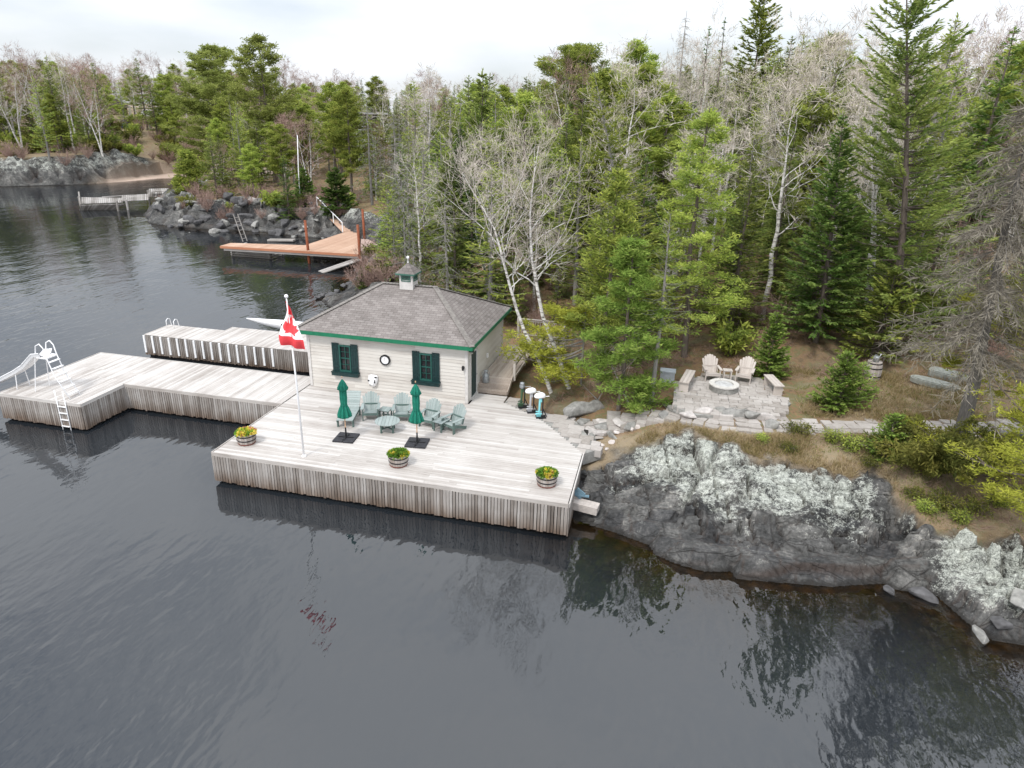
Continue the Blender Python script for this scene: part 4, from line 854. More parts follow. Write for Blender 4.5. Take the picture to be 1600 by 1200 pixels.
PC = [(-4.0, 26.2, 1.34), (-3.25, 26.2, 1.38), (-1.95, 26.9, 1.52), (-.9, 27.0, 1.7), (.1, 26.95, 1.85), (1.0, 26.5, 1.98), (2.2, 26.2, 2.1), (4.0, 26.35, 2.2), (6.4, 26.85, 2.32), (8.7, 27.25, 2.42), (11.1, 27.75, 2.54), (13.4, 28.2, 2.64), (18, 29, 2.8)]
b = MB(); pc = np.array(PC); seg = np.r_[0, np.cumsum(np.hypot(*np.diff(pc[:, :2], axis=0).T))]
s_ = 1.0
while s_ < seg[-1]:
    ln = rs.uniform(.35, .6); p = [np.interp(s_+ln/2, seg, pc[:, k]) for k in range(3)]; p2 = [np.interp(s_+ln/2+.1, seg, pc[:, k]) for k in range(3)]
    a = math.atan2(p2[1]-p[1], p2[0]-p[0]); W_ = 1.25; off = -W_/2+rs.uniform(-.12, .12)
    while off < W_/2-.1:
        d_ = rs.uniform(.28, .48); sk = rs.uniform(-.06, .06); ps = []
        for u, v in ((-ln/2, 0), (ln/2, 0), (ln/2, d_), (-ln/2, d_)):
            u += rs.uniform(-.055, .055)+sk+(.01 if u < 0 else -.01); v = v+off+rs.uniform(-.02, .02)+(.01 if v == 0 else -.01); ps.append((p[0]+u*math.cos(a)-v*math.sin(a), p[1]+u*math.sin(a)+v*math.cos(a)))
        zt = max(Hs(*q_) for q_ in ps)+.015
        b.prism(ps, p[2]-.35, zt+rs.uniform(-.01, .012)); off += d_
    s_ += ln
b.build('stone_path', M_stone)['kind'] = 'structure'
# stone apron beside deck
b = MB(); b.prism([(-2.83, 23.9), (-2.2, 24.6), (-2.9, 25.6), (-3.6, 26.9), (-5.1, 27.4), (-6.9, 28.7), (-6.98, 27.95), (-5.2, 26.74), (-4.2, 25.64)], .8, 1.27); b.build('stone_apron', M_gstone)['kind'] = 'structure'
ap = [(-2.83, 23.9), (-2.2, 24.6), (-2.9, 25.6), (-3.6, 26.9), (-5.1, 27.4), (-6.9, 28.7), (-6.98, 27.95), (-5.2, 26.74), (-4.2, 25.64)]
b = MB(); y = 23.9
while y < 28.8:
    x = -7+rs.uniform(0, .3)
    while x < -2:
        w_ = rs.uniform(.35, .7)
        if inpoly(x+w_/2, y+.2, ap): slab(b, x, x+w_, y, y+.42, 1.0, 1.295, .04)
        x += w_
    y += .42
b.build('apron_paving', M_stone)['kind'] = 'structure'
# patio furniture
ZP = 2.42
def gp(px, py): return gz(px, py, ZP)
adirondack('beige deck chair on the stone patio, left of the little table', gp(1110, 592), math.radians(14), M_beige, M_beige, 'beige patio chairs'); adirondack('beige deck chair on the stone patio, right of the little table', gp(1162, 595), math.radians(-14), M_beige, M_beige, 'beige patio chairs')
slat_table('patio_table', 'little beige table between the two patio chairs', gp(1135, 594), .1, .4, .34, .5, M_beige, M_beige)
def bench(label, p, q):
    p = np.array(p); q = np.array(q); L_ = np.linalg.norm(q-p); a = math.atan2(q[1]-p[1], q[0]-p[0]); o = empty('bench', tuple((p+q)/2), a, label, 'bench', 'beige benches on the patio')
    b = MB()
    for k in range(3): b.box((0, -.14+k*.14, .44), (L_, .13, .04))
    b.build('seat', M_beige, o)
    for s_ in (-1, 1): b = MB(); b.box((s_*(L_/2-.12), 0, .21), (.06, .38, .42)); b.build('leg', M_beige, o)
    b = MB(); b.box((0, 0, .3), (L_-.3, .04, .1)); b.build('stretcher', M_beige, o)
bench('beige bench at the left side of the patio, end on to the water', gp(1067, 613), gp(1078, 593)); bench('beige bench at the right side of the patio by the lawn', gp(1198, 600), gp(1216, 619))
o = empty('fire_pit', gp(1130, 609), 0, 'round stone fire pit with whitish rim and lid in the patio centre', 'fire pit')
b = MB()
for row in range(2):
    for k in range(18):
        a0 = 2*PI*(k+row*.5)/18; a1 = a0+2*PI/18-.02; vs = []
        for z in (row*.125+.0, row*.125+.12):
            for r, a in ((.42, a0), (.6, a0), (.6, a1), (.42, a1)): vs.append((r*math.cos(a), r*math.sin(a), z))
        b.add(vs, [(0, 1, 2, 3), (7, 6, 5, 4), (0, 4, 5, 1), (1, 5, 6, 2), (2, 6, 7, 3), (3, 7, 4, 0)])
b.build('stone_ring', M_gstone, o); b = MB()
for k in range(10):
    a0 = 2*PI*k/10; a1 = a0+2*PI/10-.02; am = (a0+a1)/2; vs = [(r*math.cos(a), r*math.sin(a), z) for z in (.25, .30) for r, a in ((.4, a0), (.63, a0), (.635, am), (.63, a1), (.4, a1), (.4, am))]
    b.add(vs, [(5, 4, 3, 2, 1, 0), (6, 7, 8, 9, 10, 11)]+[(i_, (i_+1) % 6, 6+(i_+1) % 6, 6+i_) for i_ in range(6)])
b.build('coping', msimple('whitish_coping', (.55, .53, .5), .85, .12, 8), o)
b = MB(); b.lathe([(.001, .27), (.36, .27), (.4, .24)], 24, cap=False); b.lathe([(.001, .285), (.2, .285), (.21, .27)], 20, cap=False); b.tube([(-.12, 0, .28), (-.1, 0, .33), (.1, 0, .33), (.12, 0, .28)], .012, 6); b.build('lid', msimple('pale_lid', (.5, .5, .5), .5, .15), o)
# barrel with can on top
p = ground(1361, 594, 2.7); o = empty('oak_barrel', tuple(p), .3, 'upright weathered barrel with dark hoops under the conifer branches', 'barrel'); b = MB(); n_ = 24
for k in range(n_):
    a0, a1 = 2*PI*k/n_+.006, 2*PI*(k+1)/n_-.006; vs = []
    for z, r in ((0, .29), (.2, .335), (.45, .355), (.7, .335), (.9, .29), (.9, .26)): vs += [(r*math.cos(a0), r*math.sin(a0), z), (r*math.cos(a1), r*math.sin(a1), z)]
    b.add(vs, [(2*i_, 2*i_+1, 2*i_+3, 2*i_+2) for i_ in range(5)])
b.build('staves', M_stave, o); b = MB(); b.lathe([(.001, .87), (.28, .87)], 20, cap=False); b.build('lid', M_stave, o)
for z, r in ((.06, .305), (.25, .343), (.62, .346), (.83, .308)): b = MB(); b.lathe([(r+.006, z-.025), (r+.01, z+.025), (r-.02, z+.025), (r-.02, z-.025), (r+.006, z-.025)], 24, cap=False); b.build('hoop', M_black if z != .06 else M_rust, o)
o2 = empty('watering_can', (p[0]+.02, p[1], p[2]+.88), .8, 'galvanised watering can standing on the upright barrel', 'watering can'); b = MB(); b.lathe([(.001, 0), (.13, 0), (.12, .22), (.1, .25)], 16); b.build('can', M_steel, o2, smooth=True)
b = MB(); b.tube([(.1, 0, .05), (.25, 0, .22), (.32, 0, .3)], [.03, .018, .03], 8); b.build('spout', M_steel, o2); b = MB(); b.tube([(-.12, 0, .08), (-.2, 0, .2), (-.1, 0, .33), (.06, 0, .28)], .012, 6); b.build('handle', M_steel, o2)
# two slabs on the lawn
M_lslab = msimple('lichen_grey_slab', (.30, .31, .28), .9, .25, 9, .4)
def loz(label, px, py, L_, W_, rz, th, pointed):
    p = ground(px, py, 2.8); o = MB(); pr = []
    for k in range(20):
        tt = 2*PI*k/20; e = 1.0 if pointed else .45; pr.append((L_/2*math.copysign(abs(math.cos(tt))**e, math.cos(tt)), W_/2*math.copysign(abs(math.sin(tt))**.6, math.sin(tt))))
    b = MB(); b.prism(pr, 0, th); b.prism([(x*.9, y*.85) for x, y in pr], th, th+.04); ob = b.build('stone_slab', M_lslab); ob.location = (p[0], p[1], p[2]+.0); ob.rotation_euler = (.06, .02, rz); tag(ob, label, 'slab')
loz('grey rounded slab with tapered ends lying on the grass', 1460, 603, 2.0, .62, math.radians(-30), .2, True); loz('grey blocky slab lying right behind the tapered one', 1483, 591, 1.7, .75, math.radians(-28), .26, False)
# grey utility box left of the patio
p = ground(1042, 596, 2.3); o = MB(); o.box((0, 0, .25), (.62, .45, .5)); o.box((0, 0, .52), (.68, .5, .05)); ob = o.build('storage_box', msimple('pale_grey_box', (.42, .45, .48), .6, .15)); ob.location = tuple(p); tag(ob, 'pale grey box half hidden by pine branches left of the patio', 'storage box')
# concrete block and blue gangway under the right side of deck
b = MB(); b.box((0, 0, 0), (.95, .42, .28)); ob = b.build('concrete_block', M_concrete); ob.location = (-2.35, 21.4, .52); ob.rotation_euler = (0, .05, -.12); tag(ob, 'pale concrete block against the right side of the deck', 'block')
b = MB(); b.box((-2.62, 21.6, .88), (.35, .06, .3), mat=[[.8, 0, .6], [0, 1, 0], [-.6, 0, .8]]); b.box((-2.5, 21.58, .82), (.5, .1, .05)); tag(b.build('metal_bracket', msimple('blue_grey_metal', (.12, .2, .25), .5, .2)), 'blue grey metal bracket on the concrete block beside the deck', 'bracket')
# ------------------------------------------------------------------ neighbour's orange dock
Z2 = 1.2
o = empty('orange_dock', tuple(at(520, 390, Z2)[:2])+(0,), 0, 'orange stained dock with three tall posts and ramp to the rocks', 'dock')
A1 = at(344, 384, Z2); A2 = at(560, 397, Z2); A3 = at(560, 359, Z2); A4 = at(540, 362, Z2); A5 = at(491, 383.5, Z2); A6 = at(344, 379, Z2)
poly = [(A1[0], A1[1]), (A2[0], A2[1]), (A3[0], A3[1]), (A4[0], A4[1]), (A5[0], A5[1]), (A6[0], A6[1])]
b = MB(); x = A1[0]
yf = lambda x: A1[1]+(A2[1]-A1[1])*(x-A1[0])/(A2[0]-A1[0])
def ytop(x):
    ys = []
    for (x1, y1), (x2, y2) in ((poly[5], poly[4]), (poly[4], poly[3]), (poly[3], poly[2]), (poly[2], poly[1])):
        lo, hi = min(x1, x2), max(x1, x2)
        if lo <= x <= hi and hi > lo: ys.append(y1+(y2-y1)*(x-x1)/(x2-x1))
    return max(ys) if ys else yf(x)
while x < A2[0]-.05:
    xm = x+.07; b.box((xm, (yf(xm)+ytop(xm))/2, Z2-.02), (.132, max(.1, ytop(xm)-yf(xm)), .04)); x += .14
P(o, b, 'deck_boards', M_orange)
b = MB(); b.beam((A1[0], A1[1]-.05, Z2-.12), (A2[0], A2[1]-.05, Z2-.12), .06, .2)
P(o, b, 'fascia', mwood('orange_fascia', [(.2, (.28, .10, .05)), (.7, (.42, .19, .11))], 0))
b = MB(); b.beam((A1[0]+.3, A1[1]+.1, Z2-.32), (A2[0], A2[1]+.1, Z2-.32), .12, .2); b.beam((A1[0]+.3, A1[1]+2, Z2-.25), (A2[0], A2[1]+2, Z2-.25), .12, .25); P(o, b, 'beam', M_owood)
for px in (385, 505):
    c = at(px+8, 402, 0); b = MB()
    for k in range(4):
        b.box((c[0], c[1], .05+k*.22), (4.2, .16, .13)); b.box((c[0], c[1]+2.2, .05+k*.22), (4.2, .16, .13))
        for s_ in (-2, 2): b.box((c[0]+s_, c[1]+1.1, .16+k*.22), (.16, 2.6, .1))
    P(o, b, 'crib', M_owood)
for px, py, h in ((482, 391, 2.7), (563, 397, 2.6), (570, 369, 2.7)):
    c = at(px, py, Z2); b = MB(); b.tube([(c[0], c[1], -1), (c[0]-.1, c[1], Z2+h)], [.13, .12], 10); P(o, b, 'post', M_orpost, smooth=True)
B1 = at(549, 362, Z2); B2 = at(508, 321, 2.7)
b = MB(); d_ = B2-B1; nb = int(np.linalg.norm(d_)/.15); u = d_/np.linalg.norm(d_); sv = np.cross(u, (0, 0, 1)); sv /= np.linalg.norm(sv)
for k in range(nb): c = B1+d_*(k+.5)/nb+[0, 0, -.02]; b.box(c, (.14, 1.9, .04), mat=np.array([u, np.cross((0, 0, 1), u)/np.linalg.norm(np.cross((0, 0, 1), u)), np.cross(u, np.cross((0, 0, 1), u))]).T)
rp = P(o, b, 'ramp', M_orange); b = MB()
off = -sv*0.9 if at(520, 345, 2)[0] < B1[0] else sv*.9
off = sv*.92*(1 if (B1+sv)[0] < (B1-sv)[0] else -1)
b.beam(B1+off+[0, 0, 1.0], B2+off+[0, 0, 1.0], .06, .07)
for k in range(4): c = B1+d_*k/3+off; b.box(c+[0, 0, .5], (.08, .08, 1.0))
b.build('handrail', M_white, rp).matrix_parent_inverse = Matrix.Identity(4)
b = MB(); b.prism([(p_[0], p_[1]) for p_ in (at(563, 394, 1.1), at(580, 386, 1.2), at(590, 376, 1.5), at(575, 368, 1.5), at(564, 372, 1.2))], .95, 1.12); ob = b.build('old_platform', mwood('faded_red_wood', [(.2, (.22, .15, .12)), (.7, (.4, .30, .26))], 1)); tag(ob, 'faded reddish plank platform joined to the shore end of the orange dock', 'platform')
def leanladder(name, label, px, py, z, h, lean, mat, az):
    c = at(px, py, z); oo = empty(name, tuple(c), az, label, 'ladder')
    for s_ in (-.25, .25): b = MB(); b.beam((s_, 0, 0), (s_, lean, h), .05, .07); b.build('rail', mat, oo)
    for k in range(6): b = MB(); b.box((0, lean*(k+.7)/6.5, h*(k+.7)/6.5), (.5, .05, .05)); b.build('rung', mat, oo)
leanladder('wooden_ladder', 'pale wooden ladder leaning on the outer end of the orange dock', 383, 377, Z2, 2.5, .9, M_owood, math.radians(75))
b = MB(); 
for k in range(5): b.box((0, -.4+k*.2, 0), (5.0, .19, .06))
ob = b.build('loose_ramp', M_owood); c1, c2 = at(514, 421, .15), at(566, 403, .8); ob.location = tuple((c1+c2)/2); dd_ = c2-c1; ob.rotation_euler = (0, -math.atan2(dd_[2], math.hypot(dd_[0], dd_[1])), math.atan2(dd_[1], dd_[0])); tag(ob, 'loose grey plank ramp lying in the shallows in front of the orange dock', 'plank ramp')
b = MB()
for k in range(3): b.tube([(0, k*.3, 0), (2.8, .1+k*.28, .08)], .13, 8)
ob = b.build('floating_logs', M_owood); ob.location = tuple(at(418, 376, .1)); ob.rotation_euler = (0, 0, math.radians(8)); tag(ob, 'grey logs floating behind the orange dock', 'logs')
# far broken dock
o = empty('broken_dock', tuple(at(220, 310, 0)[:2])+(0,), 0, 'old broken grey slatted dock tilted into the water at the far point', 'dock')
def slatpanel(cor, n_, name):
    b = MB(); c0, c1, c2, c3 = [np.array(q_, float) for q_ in cor]
    for k in range(n_):
        t0 = (k+.1)/n_; t1 = (k+.9)/n_; vs = []
        p0 = c0+(c1-c0)*t0; p1 = c0+(c1-c0)*t1; p2 = c3+(c2-c3)*t1; p3 = c3+(c2-c3)*t0
        nz = np.cross(p1-p0, p3-p0); nz = nz/np.linalg.norm(nz)*.06
        b.add([p0, p1, p2, p3, p0-nz, p1-nz, p2-nz, p3-nz], [(0, 1, 2, 3), (7, 6, 5, 4), (0, 4, 5, 1), (1, 5, 6, 2), (2, 6, 7, 3), (3, 7, 4, 0)])
    P(o, b, name, M_owood)
slatpanel([at(127, 318, .9), at(192, 316, .9), at(194, 309, 1.0), at(127, 308, 1.3)], 22, 'deck_panel')
slatpanel([at(124, 329, 0), at(181, 328, 0), at(194, 319, .8), at(126, 321, .8)], 26, 'front_panel')
slatpanel([at(190, 314, 1.1), at(232, 312, 1.2), at(232, 303, 1.2), at(190, 305, 1.1)], 14, 'deck_panel')
slatpanel([at(231, 307, 1.3), at(306, 305, 1.3), at(308, 298, 1.3), at(232, 297, 1.3)], 22, 'deck_panel')
slatpanel([at(232, 299.5, 1.9), at(266, 299, 1.9), at(263, 294, 2.0), at(232, 295, 2.0)], 10, 'deck_panel')
b = MB()
for p_, q_ in (((192, 309), (215, 306)), ((190, 313), (214, 311)), ((160, 308), (192, 306))): b.beam(at(*p_, 1.1), at(*q_, 1.1), .5, .1)
for px, py in ((185, 330), (200, 328), (233, 311), (262, 309), (297, 308), (126, 322)): c = at(px, py, 0); b.tube([c-[0, 0, .6], c+[0, 0, 1.3]], .14, 8)
b.tube([at(126, 320, .3), at(123, 300, 1.8)], .1, 6)
P(o, b, 'beam', M_owood)
# chairs, posts, house and vehicles on far land
b = MB(); c = ground(470, 324, 2.4); ob = b.tube([(0, 0, 0), (.1, 0, 4), (.35, 0, 8.0)], [.07, .06, .045], 8).build('white_pole', M_white, None, smooth=True); ob.location = tuple(c); tag(ob, 'tall bare white pole on the point by the ramp', 'pole')
def lantern_post():
    c = ground(632, 425, 1.6); o = empty('lantern_post', tuple(c), 0, 'black lantern on a thin black post behind the roof cupola', 'lantern'); b = MB(); b.tube([(0, 0, 0), (0, 0, 2.3)], .04, 8); b.build('pole', M_black, o)
    b = MB(); b.lathe([(.05, 2.3), (.16, 2.36), (.2, 2.75), (.02, 2.78)], 6); b.build('lamp', M_glass, o); b = MB(); b.lathe([(.3, 2.76), (.2, 2.9), (.05, 3.05), (.02, 3.15)], 6); b.build('cap', M_black, o)
lantern_post()
c = ground(565, 226, 7); M_cab = msimple('dark_cabin_wall', (.05, .05, .055), .8, .3)
o = empty('forest_cabin', tuple(c), math.radians(25), 'dark cabin with white framed windows half hidden in the forest', 'cabin'); b = MB(); b.box((0, 3, 2.6), (9, 6, 5.4)); b.build('wall', M_cab, o)
b = MB(); b.prism([(-5.2, -1.0), (5.2, -1.0), (5.2, 7), (-5.2, 7)], 5.3, 5.55); b.build('roof', msimple('pale_roof_edge', (.35, .36, .37), .6, .15), o)
for x in (-2.6, 0, 2.6):
    for z in (1.6, 4.0):
        b = MB()
        for dx in (-1.2, 1.2): b.box((x+dx, -.05, z), (.16, .12, 1.9))
        for dz in (-.9, .9): b.box((x, -.05, z+dz), (2.5, .12, .16))
        wf = b.build('window', M_white, o); b = MB(); b.box((x, -.01, z), (2.3, .04, 1.8)); b.build('pane', M_glass, wf)
b = MB(); b.box((0, -1.2, .5), (9.6, 2.4, .15)); b.box((0, -2.35, 1.4), (9.6, .08, .1)); [b.box((-4.6+k*.4, -2.35, .95), (.05, .05, .9)) for k in range(24)]; b.build('veranda', M_white, o)
c = ground(140, 187, 7.6); o = empty('dark_lodge', tuple(c), math.radians(10), 'low dark brown lodge with steep roof in the trees at the far left', 'lodge'); b = MB(); b.box((0, 4, 1.4), (15, 7, 2.8)); b.build('wall', msimple('brown_log_wall', (.10, .055, .035), .8, .3), o)
b = MB(); b.add([(-8.5, -1, 2.7), (8.5, -1, 2.7), (8.5, 9, 2.7), (-8.5, 9, 2.7), (-6.5, 4, 5.2), (6.5, 4, 5.2)], [(0, 1, 5, 4), (2, 3, 4, 5), (1, 2, 5), (3, 0, 4), (3, 2, 1, 0)]); b.build('roof', msimple('brown_roof', (.07, .05, .045), .9, .3), o)
for x in (-6, -1, 4): b = MB(); b.box((x, -.06, 1.7), (2, .1, 1.2)); b.build('window', M_glass, o)
def car(name, label, px, py, L_, W_, Hh, mat, rz, cat):
    c = ground(px, py, 7.5); o = empty(name, tuple(c), rz, label, cat); b = MB()
    pr = [(-L_/2, .35), (L_/2, .35), (L_/2, .9), (L_*.3, 1.0), (L_*.15, Hh), (-L_*.3, Hh), (-L_*.46, 1.0), (-L_/2, .9)]
    vs = [(x, -W_/2, z) for x, z in pr]+[(x, W_/2, z) for x, z in pr]; n_ = len(pr); b.add(vs, [tuple(range(n_)), tuple(range(n_, 2*n_))[::-1]]+[(k, n_+k, n_+(k+1) % n_, (k+1) % n_) for k in range(n_)]); b.build('body', mat, o)
    b = MB(); b.box((-L_*.08, 0, (Hh+1.05)/2), (L_*.36, W_+.02, Hh-1.2)); b.build('windows', M_glass, o)
    for x in (-.3, .3):
        for y in (-1, 1): b = MB(); b.tube([(x*L_, y*W_/2-.1, .35), (x*L_, y*W_/2+.1, .35)], .35, 14); b.build('wheel', M_black, o)
car('blue_tractor', 'small blue vehicle parked on the far left clearing', 206, 202, 4.2, 1.8, 1.6, msimple('blue_paint', (.03, .10, .38), .4, .1), .3, 'vehicle')
car('white_van', 'white van parked right of the blue vehicle on the far clearing', 234, 188, 4.2, 1.9, 2.1, M_white, .1, 'van'); car('parked_car', 'pale silver car at the far left clearing behind the blue vehicle', 192, 197, 4.4, 1.8, 1.45, M_steel, .5, 'car'); car('parked_car', 'pale car near the lodge on the far left meadow', 66, 205, 4.6, 1.8, 1.5, M_white, -.2, 'car')
def picnic(px, py, label, rz):
    c = ground(px, py, 1.5); o = empty('picnic_table', tuple(c), rz, label, 'picnic table'); b = MB(); b.box((0, 0, .75), (1.9, .8, .06)); b.build('tabletop', M_owood, o)
    for s_ in (-1, 1): b = MB(); b.box((0, s_*.75, .45), (1.9, .28, .05)); b.build('seat', M_owood, o); b = MB(); b.beam((s_*.7, -.8, 0), (s_*.7, .25, .75), .07, .09); b.beam((s_*.7, .8, 0), (s_*.7, -.25, .75), .07, .09); b.build('leg', M_owood, o)
picnic(352, 291, 'weathered grey picnic table on the rocky point behind the broken dock', .4); picnic(312, 247, 'dark picnic table at the back of the sandy beach', -.2)
b = MB(); b.tube([at(233, 262, 1.0), at(262, 257, 1.3), at(292, 251, 1.6)], [.2, .18, .14], 8); tag(b.build('driftwood_log', M_pstone), 'long pale driftwood log along the back of the beach', 'log')
boulder(396, 341, 1.6, 1.4, 1.3, bpy.data.materials['whitish_stone'], 'big round pale boulder on the dark rocks behind the orange dock', 301, group=None)
for k in range(64):
    px = rs.uniform(244, 452); py = np.interp(px, [244, 280, 370, 452], [340, 353, 356, 362])-abs(rs.normal(0, 9))-2
    boulder(px, py, rs.uniform(.7, 2.4), rs.uniform(.6, 1.6), rs.uniform(.5, 1.3), (M_dstone, M_dstone, M_gstone)[k % 3], 'dark angular rock on the rocky point behind the orange dock', 600+k, 'rock', 'angular rocks on the point')
# rock rubble wall under ramp top (individual rocks)
for k in range(60):
    px = rs.uniform(452, 534); f_ = rs.uniform(0, 1); py = 327+f_*(36+ (px-452)*.12)+(4 if px < 470 else 0)
    if px > 505: py = max(py, 335+(px-505)*.75)
    boulder(px, py, rs.uniform(.4, 1.1), rs.uniform(.4, .9), rs.uniform(.25, .55), (M_gstone, M_dstone, M_dstone)[k % 3], 'grey broken rock in the rubble bank below the ramp landing', 400+k, 'rock', 'rubble below the ramp landing')
for k, (px, py, w_) in enumerate([(507, 463, .9), (518, 466, 1.1), (528, 458, .8), (512, 470, .6), (536, 450, .9), (545, 446, .7), (553, 441, .8), (562, 428, .9), (570, 421, .7), (556, 424, .6), (497, 466, .5)]): boulder(px, py, w_, w_*.8, w_*.6, M_dstone, 'dark wet rock at the waterline between boathouse and orange dock', 500+k, 'rock', 'dark rocks in the shallows behind the boathouse', z=.05)
c = ground(480, 318, 2.6); b = MB(); b.box((0, 0, 0), (4.6, 2.4, .35)); ob = b.build('landing_slab', M_concrete); ob.location = tuple(at(488, 327, 2.15)); ob.rotation_euler = (0, 0, .1); tag(ob, 'pale concrete slab at the head of the orange ramp', 'slab')
# ------------------------------------------------------------------ trees
M_bark = msimple('conifer_bark', (.13, .105, .09), .95, .35, 8, .5, stretch=(3, 3, .6))
M_gbark = msimple('grey_bark', (.24, .225, .21), .95, .3, 8, .5, stretch=(3, 3, .6))
M_dbark = msimple('dark_grey_bark', (.13, .12, .11), .95, .35, 8, .5, stretch=(3, 3, .6))
m, t, n, l = nodes('birch_bark'); g = coord(t)
bb = ramp(t, noise(t, g, 3.2, 4, (1, 1, 3.2)), [(.36, (.10, .085, .075)), (.44, (.42, .40, .375)), (.62, (.68, .66, .63)), (.8, (.6, .56, .5))])
finish(t, bb, .8, None, spec=.2); M_birch = m
def mtwig(name, c1, c2):
    m, t, n, l = nodes(name); ob = n('ShaderNodeObjectInfo').outputs['Random']
    c = ramp(t, mth(t, 'ADD', mth(t, 'MULTIPLY', attr(t, 'v'), .6), mth(t, 'MULTIPLY', ob, .4)), [(.1, c1), (.9, c2)]); finish(t, c, .9, spec=.1); return m
M_tw_pale = mtwig('pale_twigs', (.38, .33, .28), (.60, .54, .48)); M_tw_brown = mtwig('brown_twigs', (.22, .145, .12), (.42, .30, .255)); M_tw_grey = mtwig('grey_twigs', (.17, .165, .15), (.36, .35, .32)); M_tw_dgrey = mtwig('dark_grey_twigs', (.10, .085, .07), (.26, .235, .19))
M_catkin = mleaf('pale_green_buds', [(.1, (.27, .27, .13)), (.9, (.46, .45, .27))], .03, .4)
M_lf_spruce = mleaf('spruce_needles', [(.05, (0.0705, 0.11, 0.0304)), (.45, (0.171, 0.22, 0.0569)), (.95, (0.343, 0.366, 0.104))])
M_lf_dark = mleaf('fir_needles', [(.05, (0.0436, 0.0907, 0.0238)), (.5, (0.109, 0.181, 0.0436)), (.95, (0.257, 0.33, 0.089))], .05)
M_lf_pine = mleaf('pine_needles', [(.05, (0.111, 0.162, 0.0356)), (.45, (0.259, 0.323, 0.0694)), (.95, (0.5, 0.526, 0.119))])
M_lf_pine2 = mleaf('light_pine_needles', [(.05, (.15, .19, .05)), (.45, (.28, .34, .09)), (.95, (.44, .48, .15))])
M_lf_yel = mleaf('yellow_green_needles', [(.05, (0.169, 0.182, 0.026)), (.45, (0.312, 0.332, 0.052)), (.95, (0.52, 0.507, 0.091))], .06)
M_lf_bright = mleaf('young_needles', [(.05, (0.117, 0.198, 0.0396)), (.5, (0.253, 0.38, 0.0792)), (.95, (0.506, 0.594, 0.158))], .05)
M_lf_jun = mleaf('juniper_needles', [(.05, (0.0495, 0.0693, 0.0198)), (.5, (0.148, 0.157, 0.0413)), (.95, (0.33, 0.305, 0.0825))], .05)
def tubes(segs, n_=5):
    """segs: list of (pts (k,3), radii (k)) -> quads"""
    out = []
    for pts, rad in segs:
        pts = np.asarray(pts, float); rad = np.asarray(rad, float); d = np.gradient(pts, axis=0); d /= np.linalg.norm(d, axis=1, keepdims=True)+1e-9
        a = np.array([0.13, .2, .97]) if abs(d[0][2]) < .85 else np.array([1., .1, 0]); u = np.cross(d, a); u /= np.linalg.norm(u, axis=1, keepdims=True)+1e-9; v = np.cross(d, u)
        th = np.arange(n_)*2*PI/n_; ring = pts[:, None]+(u[:, None]*np.cos(th)[None, :, None]+v[:, None]*np.sin(th)[None, :, None])*rad[:, None, None]
        r2 = np.roll(ring, -1, 1); out.append(np.stack([ring[:-1], r2[:-1], r2[1:], ring[1:]], 2).reshape(-1, 4, 3))
    return np.concatenate(out) if out else np.zeros((0, 4, 3))
def trunk_path(h, r_, bend=.03, lean=(0, 0), k=9):
    z = np.linspace(0, h, k); w1 = np.cumsum(r_.normal(0, bend*h/k, k)); w2 = np.cumsum(r_.normal(0, bend*h/k, k)); w1 -= w1[0]; w2 -= w2[0]
    return np.stack([w1+lean[0]*(z/h)**1.2*h, w2+lean[1]*(z/h)**1.2*h, z], 1)
def on(path, z):
    return np.array([np.interp(z, path[:, 2], path[:, i]) for i in range(3)])
def tree_meshes(tq, tm, cq, ca, cm, cmi=None, name='tree'):
    tmesh = quadmesh(name+'_trunk', tq, np.full(len(tq), .5), tm, smooth=True); cmesh = quadmesh(name+'_crown', cq, ca, cm, cmi); return tmesh, cmesh
